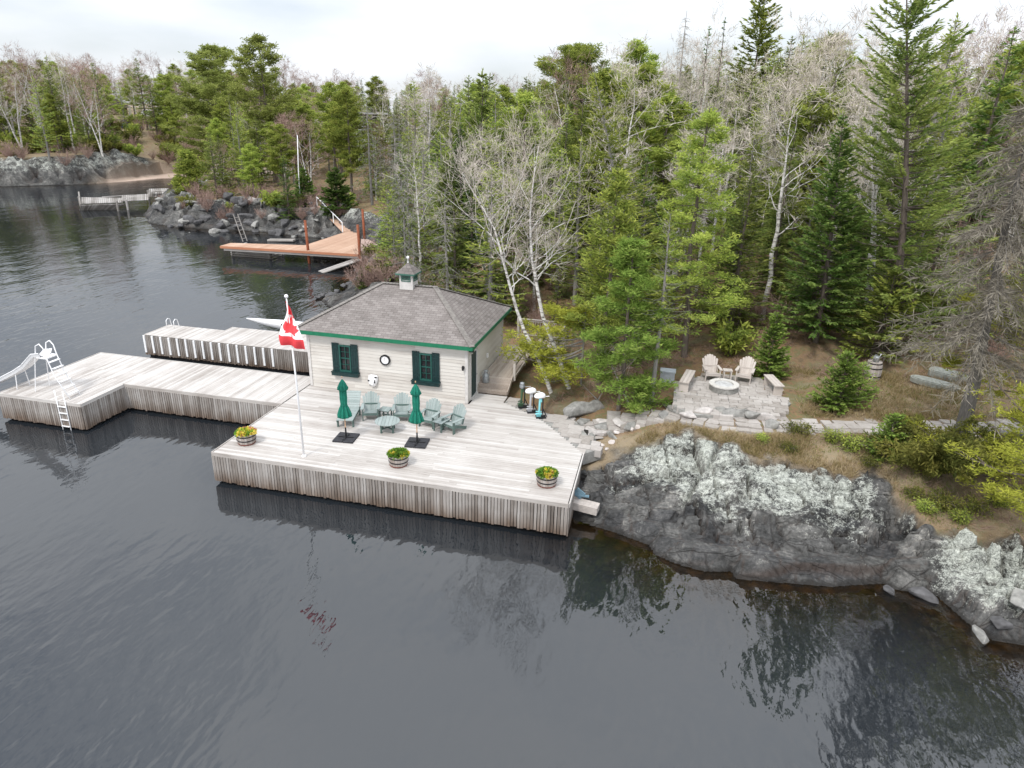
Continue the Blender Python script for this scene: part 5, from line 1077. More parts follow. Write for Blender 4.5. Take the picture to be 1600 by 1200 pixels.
def spruce(sd, h, R, low=.06, nw=26, nb=6, spr=.30, wd=.085, prof=.85, needles=None, bark=None, droop=.25, dens=1.0, dead=.0, tipgap=0, lean=(0, 0), irr=.22, tr=.0135):
    r_ = np.random.default_rng(sd); path = trunk_path(h, r_, .02, lean); tr_ = tr*h
    tq = tubes([(path, np.linspace(tr_, .012, len(path)))], 8)
    B, D, LN, WD, A, br = [], [], [], [], [], []
    for i in range(nw):
        f = (i+r_.uniform(.1, .9))/nw; z = h*(low+(1-low)*f*.985); Lm = R*(1-f)**prof*(1-.25*max(0, .12-f)/.12)+.12
        for k in range(nb if f > .08 else max(3, nb-2)):
            if r_.random() < .08+irr*.3: continue
            L_ = Lm*r_.uniform(1-irr*1.6, 1+irr*.6); az = r_.uniform(0, 2*PI); o = on(path, z+r_.uniform(-.1, .1)*h/nw)
            up = .55*f-droop*(1-f)+r_.normal(0, .08); s = np.linspace(0, 1, 5)
            hor = np.array([math.cos(az), math.sin(az), 0]); pts = o+hor*(s*L_)[:, None]+np.array([0, 0, 1])*(L_*(up*s+.18*s**2.5-.10*s*(1-s)))[:, None]
            br.append((pts, np.linspace(max(.008, L_*.012), .004, 5)))
            isdead = r_.random() < dead
            n_ = int(max(3, L_/.105*dens)*(.35 if isdead else 1)); ss = r_.uniform(.12, 1, n_)**.8; p = np.stack([np.interp(ss, s, pts[:, j]) for j in range(3)], 1)
            bd = pts[-1]-pts[0]; bd = bd/(np.linalg.norm(bd)+1e-9); lat = np.cross(bd, (0, 0, 1)); lat /= np.linalg.norm(lat)+1e-9; sg = np.where(r_.random(n_) < .5, -1, 1)[:, None]
            d = bd*r_.uniform(.45, 1.1, (n_, 1))+lat*sg*r_.uniform(.2, 1, (n_, 1))+np.array([0, 0, 1])*r_.normal(-.12, .2, (n_, 1))
            B.append(p); D.append(d); LN.append(spr*r_.uniform(.55, 1.25, n_)*(.6+.4*min(1, L_))); WD.append(np.full(n_, wd)*r_.uniform(.7, 1.3, n_))
            a = r_.uniform(.15, .75)+r_.normal(0, .12, n_)+.18*(ss-.5); A.append(a)
    n_ = 14; p = np.stack([on(path, h*(1-q)) for q in r_.uniform(0, .05, n_)]); B.append(p); D.append(np.stack([r_.normal(0, .5, n_), r_.normal(0, .5, n_), np.ones(n_)], 1)); LN.append(np.full(n_, spr*.7)); WD.append(np.full(n_, wd*.7)); A.append(np.full(n_, .6))
    B = np.concatenate(B); D = np.concatenate(D); LN = np.concatenate(LN); WD = np.concatenate(WD); A = np.clip(np.concatenate(A), 0, 1)
    q1 = rhomb(B, D, LN, WD, r_, .55); q2 = tubes(br, 3); cq = np.concatenate([q1, q2]); ca = np.concatenate([A, np.full(len(q2), .4)]); mi = np.r_[np.zeros(len(q1)), np.ones(len(q2))]
    return tree_meshes(tq, bark or M_bark, cq, ca, [needles or M_lf_spruce, bark or M_bark], mi, 'conifer')
def pine(sd, h, R, low=.35, nb=34, needles=None, bark=None, prof='round', cl=8, per=15, nl=.26, wd=.05, lean=(0, 0), flat=.35, tr=.014, up0=.15, az0=None, spread=1):
    r_ = np.random.default_rng(sd); path = trunk_path(h, r_, .04, lean); tq = tubes([(path, np.linspace(tr*h, .03, len(path)))], 8); br = []; P_, A = [], []
    for i in range(nb):
        f = (i+r_.uniform(0, 1))/nb; z = h*(low+(1-low)*f*.97)
        pr = math.sin(PI*(.22+.78*f)**.9)**.7 if prof == 'round' else (1-f)**.75*.95+.08
        L_ = R*pr*r_.uniform(.6, 1.1); az = r_.uniform(0, 2*PI) if az0 is None else az0+r_.normal(0, spread); o = on(path, z); s = np.linspace(0, 1, 6); up = up0+.35*f+r_.normal(0, .1)
        hor = np.array([math.cos(az), math.sin(az), 0]); lat = np.array([-hor[1], hor[0], 0]); bend = r_.normal(0, .15)
        pts = o+hor*(s*L_)[:, None]+lat*(bend*L_*s*s)[:, None]+np.array([0, 0, 1])*(L_*(up*s-.15*np.sin(PI*s)))[:, None]; br.append((pts, np.linspace(max(.012, .013*L_), .006, 6)))
        nc = max(2, int(cl*(.4+L_/R*.8)))
        for j in range(nc):
            sj = r_.uniform(.3, 1); b0 = np.array([np.interp(sj, s, pts[:, q]) for q in range(3)]); off = lat*r_.normal(0, .28)*L_*(1.15-sj)+hor*r_.uniform(0, .2)*L_*.5; off[2] = abs(r_.normal(.05, .08))
            c = b0+off; br.append((np.array([b0, (b0+c)/2+[0, 0, -.02], c]), np.array([.012, .008, .005]))); P_.append(c); A.append(r_.uniform(.1, .8))
        P_.append(pts[-1]); A.append(.6)
    P_ = np.array(P_); A = np.array(A); n_ = len(P_); c = np.repeat(P_, per, 0); a = np.clip(np.repeat(A, per)+r_.normal(0, .13, n_*per), 0, 1); N_ = n_*per
    c = c+r_.normal(0, 1, (N_, 3))*np.array([.8, .8, .36])*max(.16, nl*.85); d = r_.normal(0, 1, (N_, 3)); d[:, 2] = np.abs(d[:, 2])*flat+.15
    q1 = rhomb(c, d, nl*r_.uniform(.6, 1.2, N_), wd*r_.uniform(.7, 1.3, N_), r_); q2 = tubes(br, 4); cq = np.concatenate([q1, q2]); ca = np.concatenate([a, np.full(len(q2), .4)]); mi = np.r_[np.zeros(N_), np.ones(len(q2))]
    return tree_meshes(tq, bark or M_bark, cq, ca, [needles or M_lf_pine, bark or M_bark], mi, 'pine')
def birch(sd, h, R, low=.3, stems=1, bark=None, twig=None, buds=0, lean=(0, 0), r0=.011, tw=14, twl=.55, tww=.014, up=1.0, path=None, nbr=16, bend=.05):
    r_ = np.random.default_rng(sd); T, Bq, tips, tdir = [], [], [], []
    def grow(p, d, r, L_, dep):
        k = 5; pts = [p]; dd = d.copy()
        for i in range(k): dd = dd+r_.normal(0, .16, 3)+np.array([0, 0, .07*up]); dd /= np.linalg.norm(dd); pts.append(pts[-1]+dd*L_/k)
        pts = np.array(pts); rad = np.linspace(r, max(.004, r*.35), k+1); Bq.append((pts, rad))
        if dep > 0:
            nc = r_.integers(3, 6)
            for i in range(nc):
                f = r_.uniform(.25, 1); q = np.array([np.interp(f*k, np.arange(k+1), pts[:, j]) for j in range(3)]); dn = dd*.75+r_.normal(0, .55, 3); dn[2] += .15*up; dn /= np.linalg.norm(dn); grow(q, dn, r*.5*(1.1-f*.4), L_*r_.uniform(.4, .65), dep-1)
        else:
            for i in range(tw):
                f = r_.uniform(.1, 1); tips.append([np.interp(f*k, np.arange(k+1), pts[:, j]) for j in range(3)]); tdir.append(dd*.7+r_.normal(0, .5, 3)+[0, 0, .15*up])
    for s_ in range(stems):
        if path is not None: pth = np.array(path[s_], float)
        else:
            ln = (lean[0]+(r_.normal(0, .12) if stems > 1 else 0), lean[1]+(r_.normal(0, .12) if stems > 1 else 0)); pth = trunk_path(h*r_.uniform(.85, 1), r_, bend, ln, 10)
        hh = pth[-1][2]; T.append((pth, np.linspace(r0*h, .012, len(pth))))
        for i in range(nbr):
            f = low+(1-low)*(i+r_.uniform(0, 1))/nbr; z = hh*f; o = np.array([np.interp(f*(len(pth)-1), np.arange(len(pth)), pth[:, j]) for j in range(3)]); az = r_.uniform(0, 2*PI); el = .45+.5*f
            d = np.array([math.cos(az)*math.cos(el), math.sin(az)*math.cos(el), math.sin(el)]); L_ = R*(.45+.75*math.sin(PI*min(1, (f-low)/(1-low)*.8+.15)))*r_.uniform(.6, 1.1); grow(o, d, r0*h*.38*(1.15-f), L_, 2 if L_ > R*.5 else 1)
    tq = tubes(T, 8); big = [b_ for b_ in Bq if b_[1][0] > .012]; sml = [b_ for b_ in Bq if b_[1][0] <= .012]
    q1 = tubes(big, 4); q2 = tubes(sml, 3); tips = np.array(tips); tdir = np.array(tdir); N_ = len(tips)
    q3 = rhomb(tips, tdir, twl*r_.uniform(.5, 1.3, N_), np.full(N_, tww), r_); parts_ = [q1, q2, q3]; A = [np.full(len(q1), .7), np.full(len(q2), .6), r_.uniform(0, 1, N_)]; MI = [np.zeros(len(q1)), np.ones(len(q2)), np.ones(N_)]
    if buds: 
        nb_ = int(N_*buds); ix = r_.integers(0, N_, nb_); c = tips[ix]+tdir[ix]*twl*r_.uniform(.3, 1, (nb_, 1)); q4 = rhomb(c, r_.normal(0, 1, (nb_, 3))+[0, 0, -.5], np.full(nb_, .10), np.full(nb_, .045), r_); parts_.append(q4); A.append(r_.uniform(0, 1, nb_)); MI.append(np.full(nb_, 2))
    return tree_meshes(tq, bark or M_birch, np.concatenate(parts_), np.concatenate(A), [bark or M_birch, twig or M_tw_pale, M_catkin], np.concatenate(MI), 'birch')
def deadspruce(sd, h, R, low=.12, nw=26, lean=(0, 0), twl=.28, dens=1., green=0, lich=M_tw_grey, tr=.013, hang=.5, bark=None):
    r_ = np.random.default_rng(sd); path = trunk_path(h, r_, .025, lean); tq = tubes([(path, np.linspace(tr*h, .015, len(path)))], 8); br, B, D = [], [], []
    for i in range(nw):
        f = (i+r_.random())/nw; z = h*(low+(1-low)*f*.98)
        for k in range(5):
            L_ = (R*(1-f)**.7+.2)*r_.uniform(.35, 1.1); az = r_.uniform(0, 2*PI); o = on(path, z); s = np.linspace(0, 1, 5); hor = np.array([math.cos(az), math.sin(az), 0]); pts = o+hor*(s*L_)[:, None]+np.array([0, 0, 1])*(L_*(-.25*s-.12*s*s+.1*r_.normal()*s))[:, None]; br.append((pts, np.linspace(.014, .005, 5)))
            n_ = int(max(4, L_/.05*dens)); ss = r_.uniform(.15, 1, n_); B.append(np.stack([np.interp(ss, s, pts[:, j]) for j in range(3)], 1)); D.append(hor*.5+r_.normal(0, .5, (n_, 3))+[0, 0, -hang])
    B = np.concatenate(B); D = np.concatenate(D); N_ = len(B); ng = int(N_*green); q1 = rhomb(B, D, twl*r_.uniform(.4, 1.3, N_), np.full(N_, .02), r_); q2 = tubes(br, 3); qs = [q1, q2]; A = [r_.uniform(0, 1, N_), np.full(len(q2), .4)]; MI = [np.zeros(N_), np.ones(len(q2))]
    if ng: ix = r_.integers(0, N_, ng); qs.append(rhomb(B[ix], D[ix]+[0, 0, hang], np.full(ng, .26), np.full(ng, .08), r_, .5)); A.append(r_.uniform(0, .8, ng)); MI.append(np.full(ng, 2))
    return tree_meshes(tq, bark or M_gbark, np.concatenate(qs), np.concatenate(A), [lich, bark or M_gbark, M_lf_spruce], np.concatenate(MI), 'dead_spruce')
def shrub(sd, h, R, needles, n_=2600, spr=.22, wd=.06, flat=.5):
    r_ = np.random.default_rng(sd); br, B, D, A = [], [], [], []
    for i in range(34):
        az = r_.uniform(0, 2*PI); L_ = R*r_.uniform(.5, 1.1); hh = h*r_.uniform(.35, 1.1); s = np.linspace(0, 1, 5); hor = np.array([math.cos(az), math.sin(az), 0]); pts = hor*(s*L_)[:, None]+np.array([0, 0, 1])*(hh*np.sin(s*1.9))[:, None]+np.array([0, 0, .02]); br.append((pts, np.linspace(.02, .005, 5)))
        k = n_//34; ss = r_.uniform(.15, 1, k); p = np.stack([np.interp(ss, s, pts[:, j]) for j in range(3)], 1)+r_.normal(0, .09, (k, 3)); B.append(p); D.append(hor*.7+r_.normal(0, .6, (k, 3))+[0, 0, .25]); A.append(np.clip(r_.uniform(.1, .8)+r_.normal(0, .12, k), 0, 1))
    B = np.concatenate(B); D = np.concatenate(D); A = np.concatenate(A); B[:, 2] = np.abs(B[:, 2]); q1 = rhomb(B, D, spr*r_.uniform(.6, 1.2, len(B)), np.full(len(B), wd), r_, flat); q2 = tubes(br, 3)
    return tubes_mesh(q2), quadmesh('shrub_crown', q1, A, needles)
def tubes_mesh(q): return quadmesh('shrub_stems', q, np.full(len(q), .4), M_bark)
def plant(meshes, name, loc, rz=0, sc=1.0, label=None, cat='tree', group=None, sz=None, parts=('trunk', 'crown')):
    o = empty(name, tuple(loc), rz, label, cat, group); o.scale = (sc, sc, sz or sc)
    for pn, me_ in zip(parts, meshes): link(pn, me_, o)
    return o
def height_to(loc, py_top, px_top=None):
    lo, hi = .3, 60
    for _ in range(40):
        mm = (lo+hi)/2; v = np.array([loc[0], loc[1], loc[2]+mm])-CAM; yy = 600-FPX*(v@UP)/(v@_fw)
        if yy > py_top: lo = mm
        else: hi = mm
    return lo
def hero(fn, name, px, py, top, w_px, label, z=2.5, cat='tree', group=None, rz=0, toppx=None, dz=-.1, **k):
    c = ground(px, py, z); h = height_to(c, top); dist = (c-CAM)@_fw; R = w_px/2*dist/FPX
    if toppx is not None:
        v = np.array([c[0], c[1], c[2]+h])-CAM; xx = 800+FPX*(v@RT)/(v@_fw); k['lean'] = ((toppx-xx)*dist/FPX/h, 0)
    meshes = fn(h=h, R=R, **k); print(label[:40], 'at', c.round(1), 'h %.1f R %.1f' % (h, R)); return plant(meshes, name, c+[0, 0, dz], rz, 1, label, cat, group)
# --- individually placed trees
def bp_(pts):
    base = ground(*pts[0], 1.6); d0 = (base-CAM)@_fw; out = []
    for px, py in pts:
        r = _fw*FPX+RT*(px-800)-UP*(py-600); out.append(CAM+r*(d0/FPX)/1.0*1.0-base if False else (CAM+r*((base[1]-CAM[1])/r[1])-base))
    return base, np.array(out)
def smooth_path(p, k=12):
    s = np.linspace(0, len(p)-1, k); return np.stack([np.interp(s, np.arange(len(p)), p[:, j]) for j in range(3)], 1)
b1, p1 = bp_([(864, 612), (842, 560), (822, 525), (806, 480), (792, 430), (782, 390), (770, 350), (745, 310), (722, 270)]); p1[0][2] -= .3
plant(birch(3, 8.5, 3.2, .42, 1, twl=.5, path=[smooth_path(p1)], nbr=20, r0=.012, tw=5, tww=.013), 'birch', b1, 0, 1, 'bare white birch leaning left over the corner of the boathouse roof', 'tree')
b1, p1 = bp_([(892, 606), (872, 555), (846, 490), (838, 440), (830, 400), (828, 340), (832, 290), (842, 225)]); p1[0][2] -= .3
plant(birch(4, 9.5, 3.0, .38, 1, twl=.5, path=[smooth_path(p1)], nbr=22, r0=.012, tw=5, tww=.013), 'birch', b1, 0, 1, 'upright bare white birch right behind the leaning birch near the boathouse', 'tree')
hero(birch, 'birch', 984, 632, 545, 60, 'small bare white bent birch sapling at the foot of the bright pine', sd=6, low=.5, nbr=5, r0=.02, tw=2, toppx=940)
hero(pine, 'pine', 966, 640, 368, 160, 'bright green bushy pine beside the path near the outboard motors', sd=11, low=.12, nb=70, needles=M_lf_bright, cl=12, per=36, prof='cone', nl=.22, wd=.038, up0=0)
hero(spruce, 'spruce', 1017, 630, 330, 95, 'thin spruce with bare lichen covered lower trunk left of the patio', sd=12, low=.45, nw=20, dens=.8, dead=.3, needles=M_lf_spruce, bark=M_gbark)
hero(spruce, 'spruce', 1000, 560, 112, 165, 'tall yellow green spruce rising high behind the bright pine', sd=13, low=.12, nw=54, nb=8, dens=3, spr=.26, wd=.06, needles=M_lf_pine, bark=M_gbark, irr=.35, toppx=943)
hero(pine, 'jack_pine', 1069, 558, 165, 190, 'yellow green jack pine with dark trunk rising behind the patio chairs', sd=14, low=.2, nb=80, needles=M_lf_pine, cl=11, per=34, prof='cone', up0=.05, nl=.22, wd=.04)
hero(pine, 'jack_pine', 908, 602, 480, 225, 'low spreading yellow green conifer branches above the wooden side steps', sd=15, low=.15, nb=26, needles=M_lf_yel, cl=13, per=34, bark=M_gbark, up0=-.08, flat=.2, az0=PI, spread=.8, nl=.22, wd=.045)
hero(pine, 'pine', 935, 600, 260, 110, 'slim yellow green pine between the white birches and the bright pine', sd=16, low=.25, nb=60, needles=M_lf_pine, cl=10, per=20, prof='cone')
hero(spruce, 'young_spruce', 1200, 588, 487, 62, 'small bright green spruce right behind the right patio chair', sd=17, low=.03, nw=34, nb=10, spr=.2, wd=.075, needles=M_lf_bright, droop=.1, dens=3.6)
hero(spruce, 'young_spruce', 1308, 638, 548, 84, 'bushy bright green young fir standing alone on the lawn', sd=18, low=.02, nw=30, nb=11, spr=.18, wd=.065, needles=M_lf_bright, droop=.05, dens=4.2, irr=.3)
hero(spruce, 'young_spruce', 1340, 625, 565, 52, 'thin sparse green fir sapling beside the upright barrel', sd=19, low=.03, nw=18, nb=8, dens=2.5, spr=.18, wd=.05, needles=M_lf_bright, droop=.05)
hero(spruce, 'fir', 1274, 535, 175, 150, 'dark green narrow fir tapering to a sharp tip behind the lawn', sd=20, low=.08, nw=54, nb=10, spr=.26, wd=.075, needles=M_lf_dark, dens=3.8, prof=.95, toppx=1322)
hero(spruce, 'spruce', 1395, 548, -60, 250, 'very tall layered green spruce rising out of the top of the view', sd=21, low=.06, nw=50, nb=8, spr=.30, wd=.075, dens=4.2, irr=.35, toppx=1450, droop=.15, prof=.55)
hero(spruce, 'spruce', 1370, 560, 420, 150, 'low wide yellow green conifer over the barrel at the edge of the lawn', sd=22, low=.05, nw=26, nb=9, spr=.28, dens=2.4, needles=M_lf_pine, droop=.1)
hero(deadspruce, 'dead_spruce', 1497, 697, 120, 300, 'grey dead spruce hung with lichen twigs, leaning right beside the path', sd=23, low=.28, nw=50, toppx=1640, dens=2.2, tr=.022, twl=.42, hang=.35, lich=M_tw_dgrey, bark=M_dbark)
hero(shrub, 'juniper', 1450, 738, 664, 190, 'dark sprawling juniper below the leaning dead spruce', sd=24, cat='bush', needles=M_lf_jun, n_=14000, z=2.2, spr=.2, wd=.05)
hero(shrub, 'juniper', 1510, 728, 684, 150, 'dark olive juniper spreading right of the dead spruce trunk', sd=25, cat='bush', needles=M_lf_jun, n_=10000, z=2.2, spr=.2, wd=.05)
hero(spruce, 'young_spruce', 1386, 712, 645, 66, 'small bright green spruce at the left end of the dark junipers', sd=26, low=.02, nw=24, nb=10, spr=.18, wd=.06, needles=M_lf_bright, droop=0, dens=4)
hero(pine, 'pine', 1690, 800, 590, 470, 'bright yellow green pine boughs reaching in from the right edge above the rocks', sd=27, low=.08, nb=24, needles=M_lf_yel, cl=16, per=44, nl=.17, wd=.032, up0=.0, z=2.3, az0=PI, spread=.6)
hero(pine, 'pine', 1690, 700, 120, 440, 'yellow green pine boughs hanging in at the upper right edge', sd=28, low=.12, nb=22, needles=M_lf_yel, cl=16, per=44, nl=.22, wd=.04, up0=.0, az0=PI, spread=.6)
hero(birch, 'aspen', 1205, 395, 105, 190, 'pale aspen with budding crown standing in the middle of the right hand forest', sd=29, low=.4, buds=.9, toppx=1262, tww=.022, twl=.5, r0=.013)
hero(birch, 'aspen', 1106, 290, 120, 170, 'straight pale aspen with budding crown above the jack pine', sd=30, low=.4, buds=.9, tww=.025, z=6, r0=.012)
hero(birch, 'birch', 1478, 342, 130, 150, 'thick white birch trunk leaning strongly right in the right hand forest', sd=31, low=.6, twig=M_tw_brown, toppx=1610, tww=.025, z=6, r0=.016)
hero(birch, 'birch', 1486, 300, 60, 150, 'white birch with brown crown leaning right behind the thick leaning birch', sd=32, low=.5, twig=M_tw_brown, toppx=1560, tww=.03, z=6, r0=.012)
hero(spruce, 'spruce', 1150, 330, -25, 110, 'tall spruce breaking the skyline right of the dead snags', sd=33, low=.3, nw=44, nb=8, dens=2, spr=.45, wd=.15, needles=M_lf_pine, prof=.7, irr=.3, z=6)
hero(deadspruce, 'dead_spruce', 1043, 300, 15, 60, 'spindly dead spruce on the skyline, leftmost of three dark snags', sd=34, z=6.5, nw=30)
hero(spruce, 'snag', 1078, 300, 38, 34, 'dark narrow spruce on the skyline, middle one of three snags', sd=35, low=.2, z=6.5, needles=M_lf_dark, nw=30, irr=.5, spr=.4)
hero(spruce, 'snag', 1101, 300, 26, 20, 'dark needle thin snag on the skyline, rightmost of three', sd=36, low=.2, z=6.5, needles=M_lf_dark, nw=26, spr=.3)
hero(pine, 'pine', 900, 300, 70, 150, 'broad round crowned green pine on the skyline behind the spruces', sd=37, low=.5, nb=70, z=6, cl=12, per=40, nl=.38, wd=.08)
hero(pine, 'pine', 975, 300, 62, 90, 'green pine on the skyline right of the round crowned pine', sd=38, low=.4, nb=50, z=6, cl=12, per=36, nl=.36, wd=.08)
hero(spruce, 'spruce', 752, 400, 108, 100, 'dense dark green spruce standing tallest behind the boathouse', sd=39, low=.05, nw=54, nb=10, dens=1.8, spr=.38, wd=.13, z=3)
hero(spruce, 'spruce', 722, 420, 190, 62, 'narrow pointed spruce just left of the tallest one behind the boathouse', sd=40, low=.05, nw=44, nb=9, dens=2, spr=.36, wd=.11, z=3, needles=M_lf_dark)
hero(spruce, 'spruce', 700, 425, 240, 80, 'short pointed spruce at the left end of the dark row behind the boathouse', sd=41, low=.03, nw=40, nb=9, dens=2, spr=.36, wd=.11, z=3)
hero(pine, 'pine', 352, 278, 68, 150, 'big spreading white pine at the edge of the far beach', sd=42, low=.2, nb=90, cl=14, per=46, nl=.55, wd=.13, needles=M_lf_pine2, z=1.5, flat=.2, up0=.05)
hero(pine, 'pine', 300, 305, 236, 46, 'small light green pine on the rocks beside the broken dock', sd=43, low=.1, nb=50, per=22, nl=.5, wd=.12, z=1.5, prof='cone', needles=M_lf_pine)
hero(birch, 'birch', 445, 292, 188, 50, 'white birch clump on the point left of the bare white pole', sd=44, low=.4, stems=4, twig=M_tw_brown, tww=.035, z=2.5, r0=.011, tw=6, nbr=8)
hero(spruce, 'spruce', 478, 322, 262, 38, 'small dark spruce beside the bare white pole', sd=45, low=.02, nw=30, nb=9, dens=2, spr=.45, wd=.16, z=2.5, needles=M_lf_dark)
hero(spruce, 'spruce', 528, 330, 262, 60, 'dark bushy spruce at the head of the orange ramp', sd=46, low=.02, nw=30, nb=9, dens=2, spr=.45, wd=.16, z=2.5, needles=M_lf_dark)
hero(pine, 'pine', 430, 285, 52, 100, 'tall pine on the skyline right of the big white pine', sd=47, low=.3, nb=60, per=36, nl=.5, wd=.13, needles=M_lf_pine2, z=4)
# --- prototypes for the forest
kinds = {}
def proto(kind, meshes, h): kinds.setdefault(kind, []).append((meshes, h))
for i in range(4): proto('spruce', spruce(100+i, 12, 1.7+.3*i, .08, 42, 8, .30, .085, .8, dens=2.3, irr=.35), 12)
for i in range(3): proto('fir', spruce(110+i, 11, 1.5+.25*i, .05, 40, 8, .29, .085, .9, needles=M_lf_dark, dens=2.4, irr=.3), 11)
for i in range(3): proto('pine', pine(120+i, 13, 2.5, .32, 56, cl=9, per=34, nl=.32, wd=.075), 13)
for i in range(3): proto('yellow', spruce(130+i, 11, 1.8, .12, 36, 8, .30, .075, .7, needles=M_lf_pine, dens=1.9, irr=.45, bark=M_gbark), 11)
for i in range(4): proto('aspen', birch(140+i, 12, 2.4, .4, 1+(i == 3), buds=(.0, .5, .9, 0)[i], tw=4, twl=.6, tww=.024, nbr=12, twig=M_tw_pale), 12)
for i in range(3): proto('brown', birch(150+i, 11, 2.7, .3, 1+i, tw=5, twl=.7, tww=.026, nbr=10, twig=M_tw_brown, bark=M_birch if i else M_gbark), 11)
for i in range(3): proto('dead', deadspruce(160+i, 9, 1.9, .08, 26, green=(.0, .25, .5)[i], dens=.8), 9)
SB = [shrub(170, 1.1, 1.3, M_lf_jun, 1500, .3, .09), shrub(171, 1.4, 1.1, M_lf_pine, 1300, .32, .1)]
def bare_shrub(sd, h, R):
    r_ = np.random.default_rng(sd); br = []; B, D = [], []
    for i in range(26):
        az = r_.uniform(0, 2*PI); hor = np.array([math.cos(az), math.sin(az), 0]); s = np.linspace(0, 1, 4); L_ = R*r_.uniform(.3, 1); pts = hor*(s*L_)[:, None]+np.array([0, 0, 1])*(h*r_.uniform(.5, 1.1)*s)[:, None]; br.append((pts, np.linspace(.014, .006, 4))); k = 22; ss = r_.uniform(.2, 1, k); B.append(np.stack([np.interp(ss, s, pts[:, j]) for j in range(3)], 1)); D.append(hor*.3+r_.normal(0, .4, (k, 3))+[0, 0, .6])
    B = np.concatenate(B); D = np.concatenate(D); return quadmesh('bare_shrub_stems', tubes(br, 3), np.full(26*9, .4), M_tw_brown), quadmesh('bare_shrub_twigs', rhomb(B, D, .45*r_.uniform(.4, 1.2, len(B)), np.full(len(B), .02), r_), r_.uniform(0, 1, len(B)), M_tw_brown)
BS = [bare_shrub(180+i, 1.5, 1.0) for i in range(3)]
NM = dict(spruce='spruce', fir='fir', pine='pine', yellow='conifer', aspen='aspen', brown='birch', dead='dead_spruce')
TXT = dict(spruce='green spruce', fir='dark green fir', pine='green pine', yellow='yellow green conifer', aspen='bare pale aspen', brown='brown twigged bare tree', dead='lichen grey spruce')
def project(p):
    v = np.asarray(p)-CAM; dz = v@_fw; return 800+FPX*(v@RT)/dz, 600-FPX*(v@UP)/dz, dz
r_ = np.random.default_rng(77); placed = []
def mix(x, y, px, py):
    if px < 250: return dict(spruce=.24, fir=.1, pine=.18, yellow=.12, aspen=.08, brown=.28, dead=0)
    if px < 560: return dict(spruce=.26, fir=.1, pine=.22, yellow=.16, aspen=.08, brown=.18, dead=.0)
    if px < 705 and y < 95: return dict(spruce=.08, fir=.03, pine=.02, yellow=.17, aspen=.06, brown=.06, dead=.6)
    if px < 800: return dict(spruce=.4, fir=.2, pine=.08, yellow=.18, aspen=.08, brown=.03, dead=.03)
    if px < 1050: return dict(spruce=.22, fir=.07, pine=.18, yellow=.33, aspen=.15, brown=.02, dead=.05)
    if px < 1330: return dict(spruce=.2, fir=.1, pine=.05, yellow=.28, aspen=.2, brown=.02, dead=.05)
    return dict(spruce=.27, fir=.12, pine=.05, yellow=.27, aspen=.12, brown=.1, dead=.02)
cand = []
y = 33.0
while y < 230:
    st = 2.65+max(0, y-45)*.024; x = -1.2*y-10
    while x < .55*y+10: cand.append((x+r_.uniform(-.45, .45)*st, y+r_.uniform(-.45, .45)*st)); x += st
    y += st*.95
cand = np.array(cand); hz = H(cand[:, 0], cand[:, 1]); dsh = shore_d(cand[:, 0], cand[:, 1]); count = {}
heroes = [np.array(o.location[:2]) for o in C.objects if o.get('category') == 'tree']
TOT = 0
for (x, y), z, d in zip(cand, hz, dsh):
    if d < 2.2: continue
    px, py, dz = project((x, y, z))
    if px < -230 or px > 1760: continue
    if -18 < x < -4 and y < 37.5: continue
    if x > -4.5 and y < 34.5+1.2*vn(x/2, 0, 4) and x < 9: continue
    if x >= 9 and y < 38: continue
    if 14 < x < 24 and 38 < y < 56 and r_.random() < .8: continue
    if abs(x+51) < 5 and 84 < y < 104: continue
    if -58 < x < -40 and 74 < y < 90 and r_.random() < .6: continue
    if -100 < x < -70 and 112 < y < 140: continue
    if x < -98 and y < 150 and r_.random() < .5: continue
    if x < -98 and 112 < y < 140 and 188 < px < 240: continue
    if x < -90 and 138 < y < 165 and (60 < px < 240) and r_.random() < .3: continue
    if d < 5 and y > 65 and r_.random() < .5: continue
    if abs(px-566) < 13 and 58 < y < 128: continue
    if 455 < px < 486 and y < 78: continue
    if 535 < px < 606 and 40 < y < 60: continue
    if 222 < px < 335 and y < 132: continue
    if min(np.hypot(*(h_-(x, y))) for h_ in heroes) < 1.5: continue
    mm = mix(x, y, px, py); kd = r_.choice(list(mm), p=np.array(list(mm.values()))/sum(mm.values()))
    var = kinds[kd]; q = r_.integers(0, len(var)); meshes, h0 = var[q]
    base = {'spruce': 12, 'fir': 11, 'pine': 12.5, 'yellow': 11.5, 'aspen': 13, 'brown': 12, 'dead': 11.5}[kd]
    if -95 < x < -40: base *= .95
    if x < -95: base *= 1.3
    hh = base*r_.uniform(.55, 1.15)*(1.0 if y > 55 else .72+.28*(y-33)/22)
    if px > 1150 and y > 50: hh *= 1.18
    # keep the skyline where the photograph has it
    sky_y = np.interp(px, [0, 120, 260, 420, 560, 700, 850, 1000, 1100, 1250, 1400, 1600], [78, 72, 95, 92, 92, 95, 88, 60, 62, 38, 20, 5])+r_.uniform(-8, 40)
    if dz < 68 and 545 < px < 740: sky_y = max(sky_y, np.interp(px, [545, 640, 700, 740], [235, 225, 200, 150])+r_.uniform(-15, 40))
    hmax = height_to(np.array([x, y, z]), sky_y)
    hh = min(hh, max(2.0, hmax)); placed.append((dz, x, y, z, kd, q, hh, px))
placed.sort(key=lambda a: a[0]); print('candidates', len(placed))
def ordinal(k):
    a_ = 'first second third fourth fifth sixth seventh eighth ninth tenth eleventh twelfth thirteenth fourteenth fifteenth sixteenth seventeenth eighteenth nineteenth'.split()
    if k < 20: return a_[k-1]
    t_ = ['twent', 'thirt', 'fort', 'fift', 'sixt', 'sevent', 'eight', 'ninet'][k//10-2] if k < 100 else 'hundred'
    return t_+'ieth' if k % 10 == 0 else t_+'y-'+a_[k % 10-1]
rows = {}
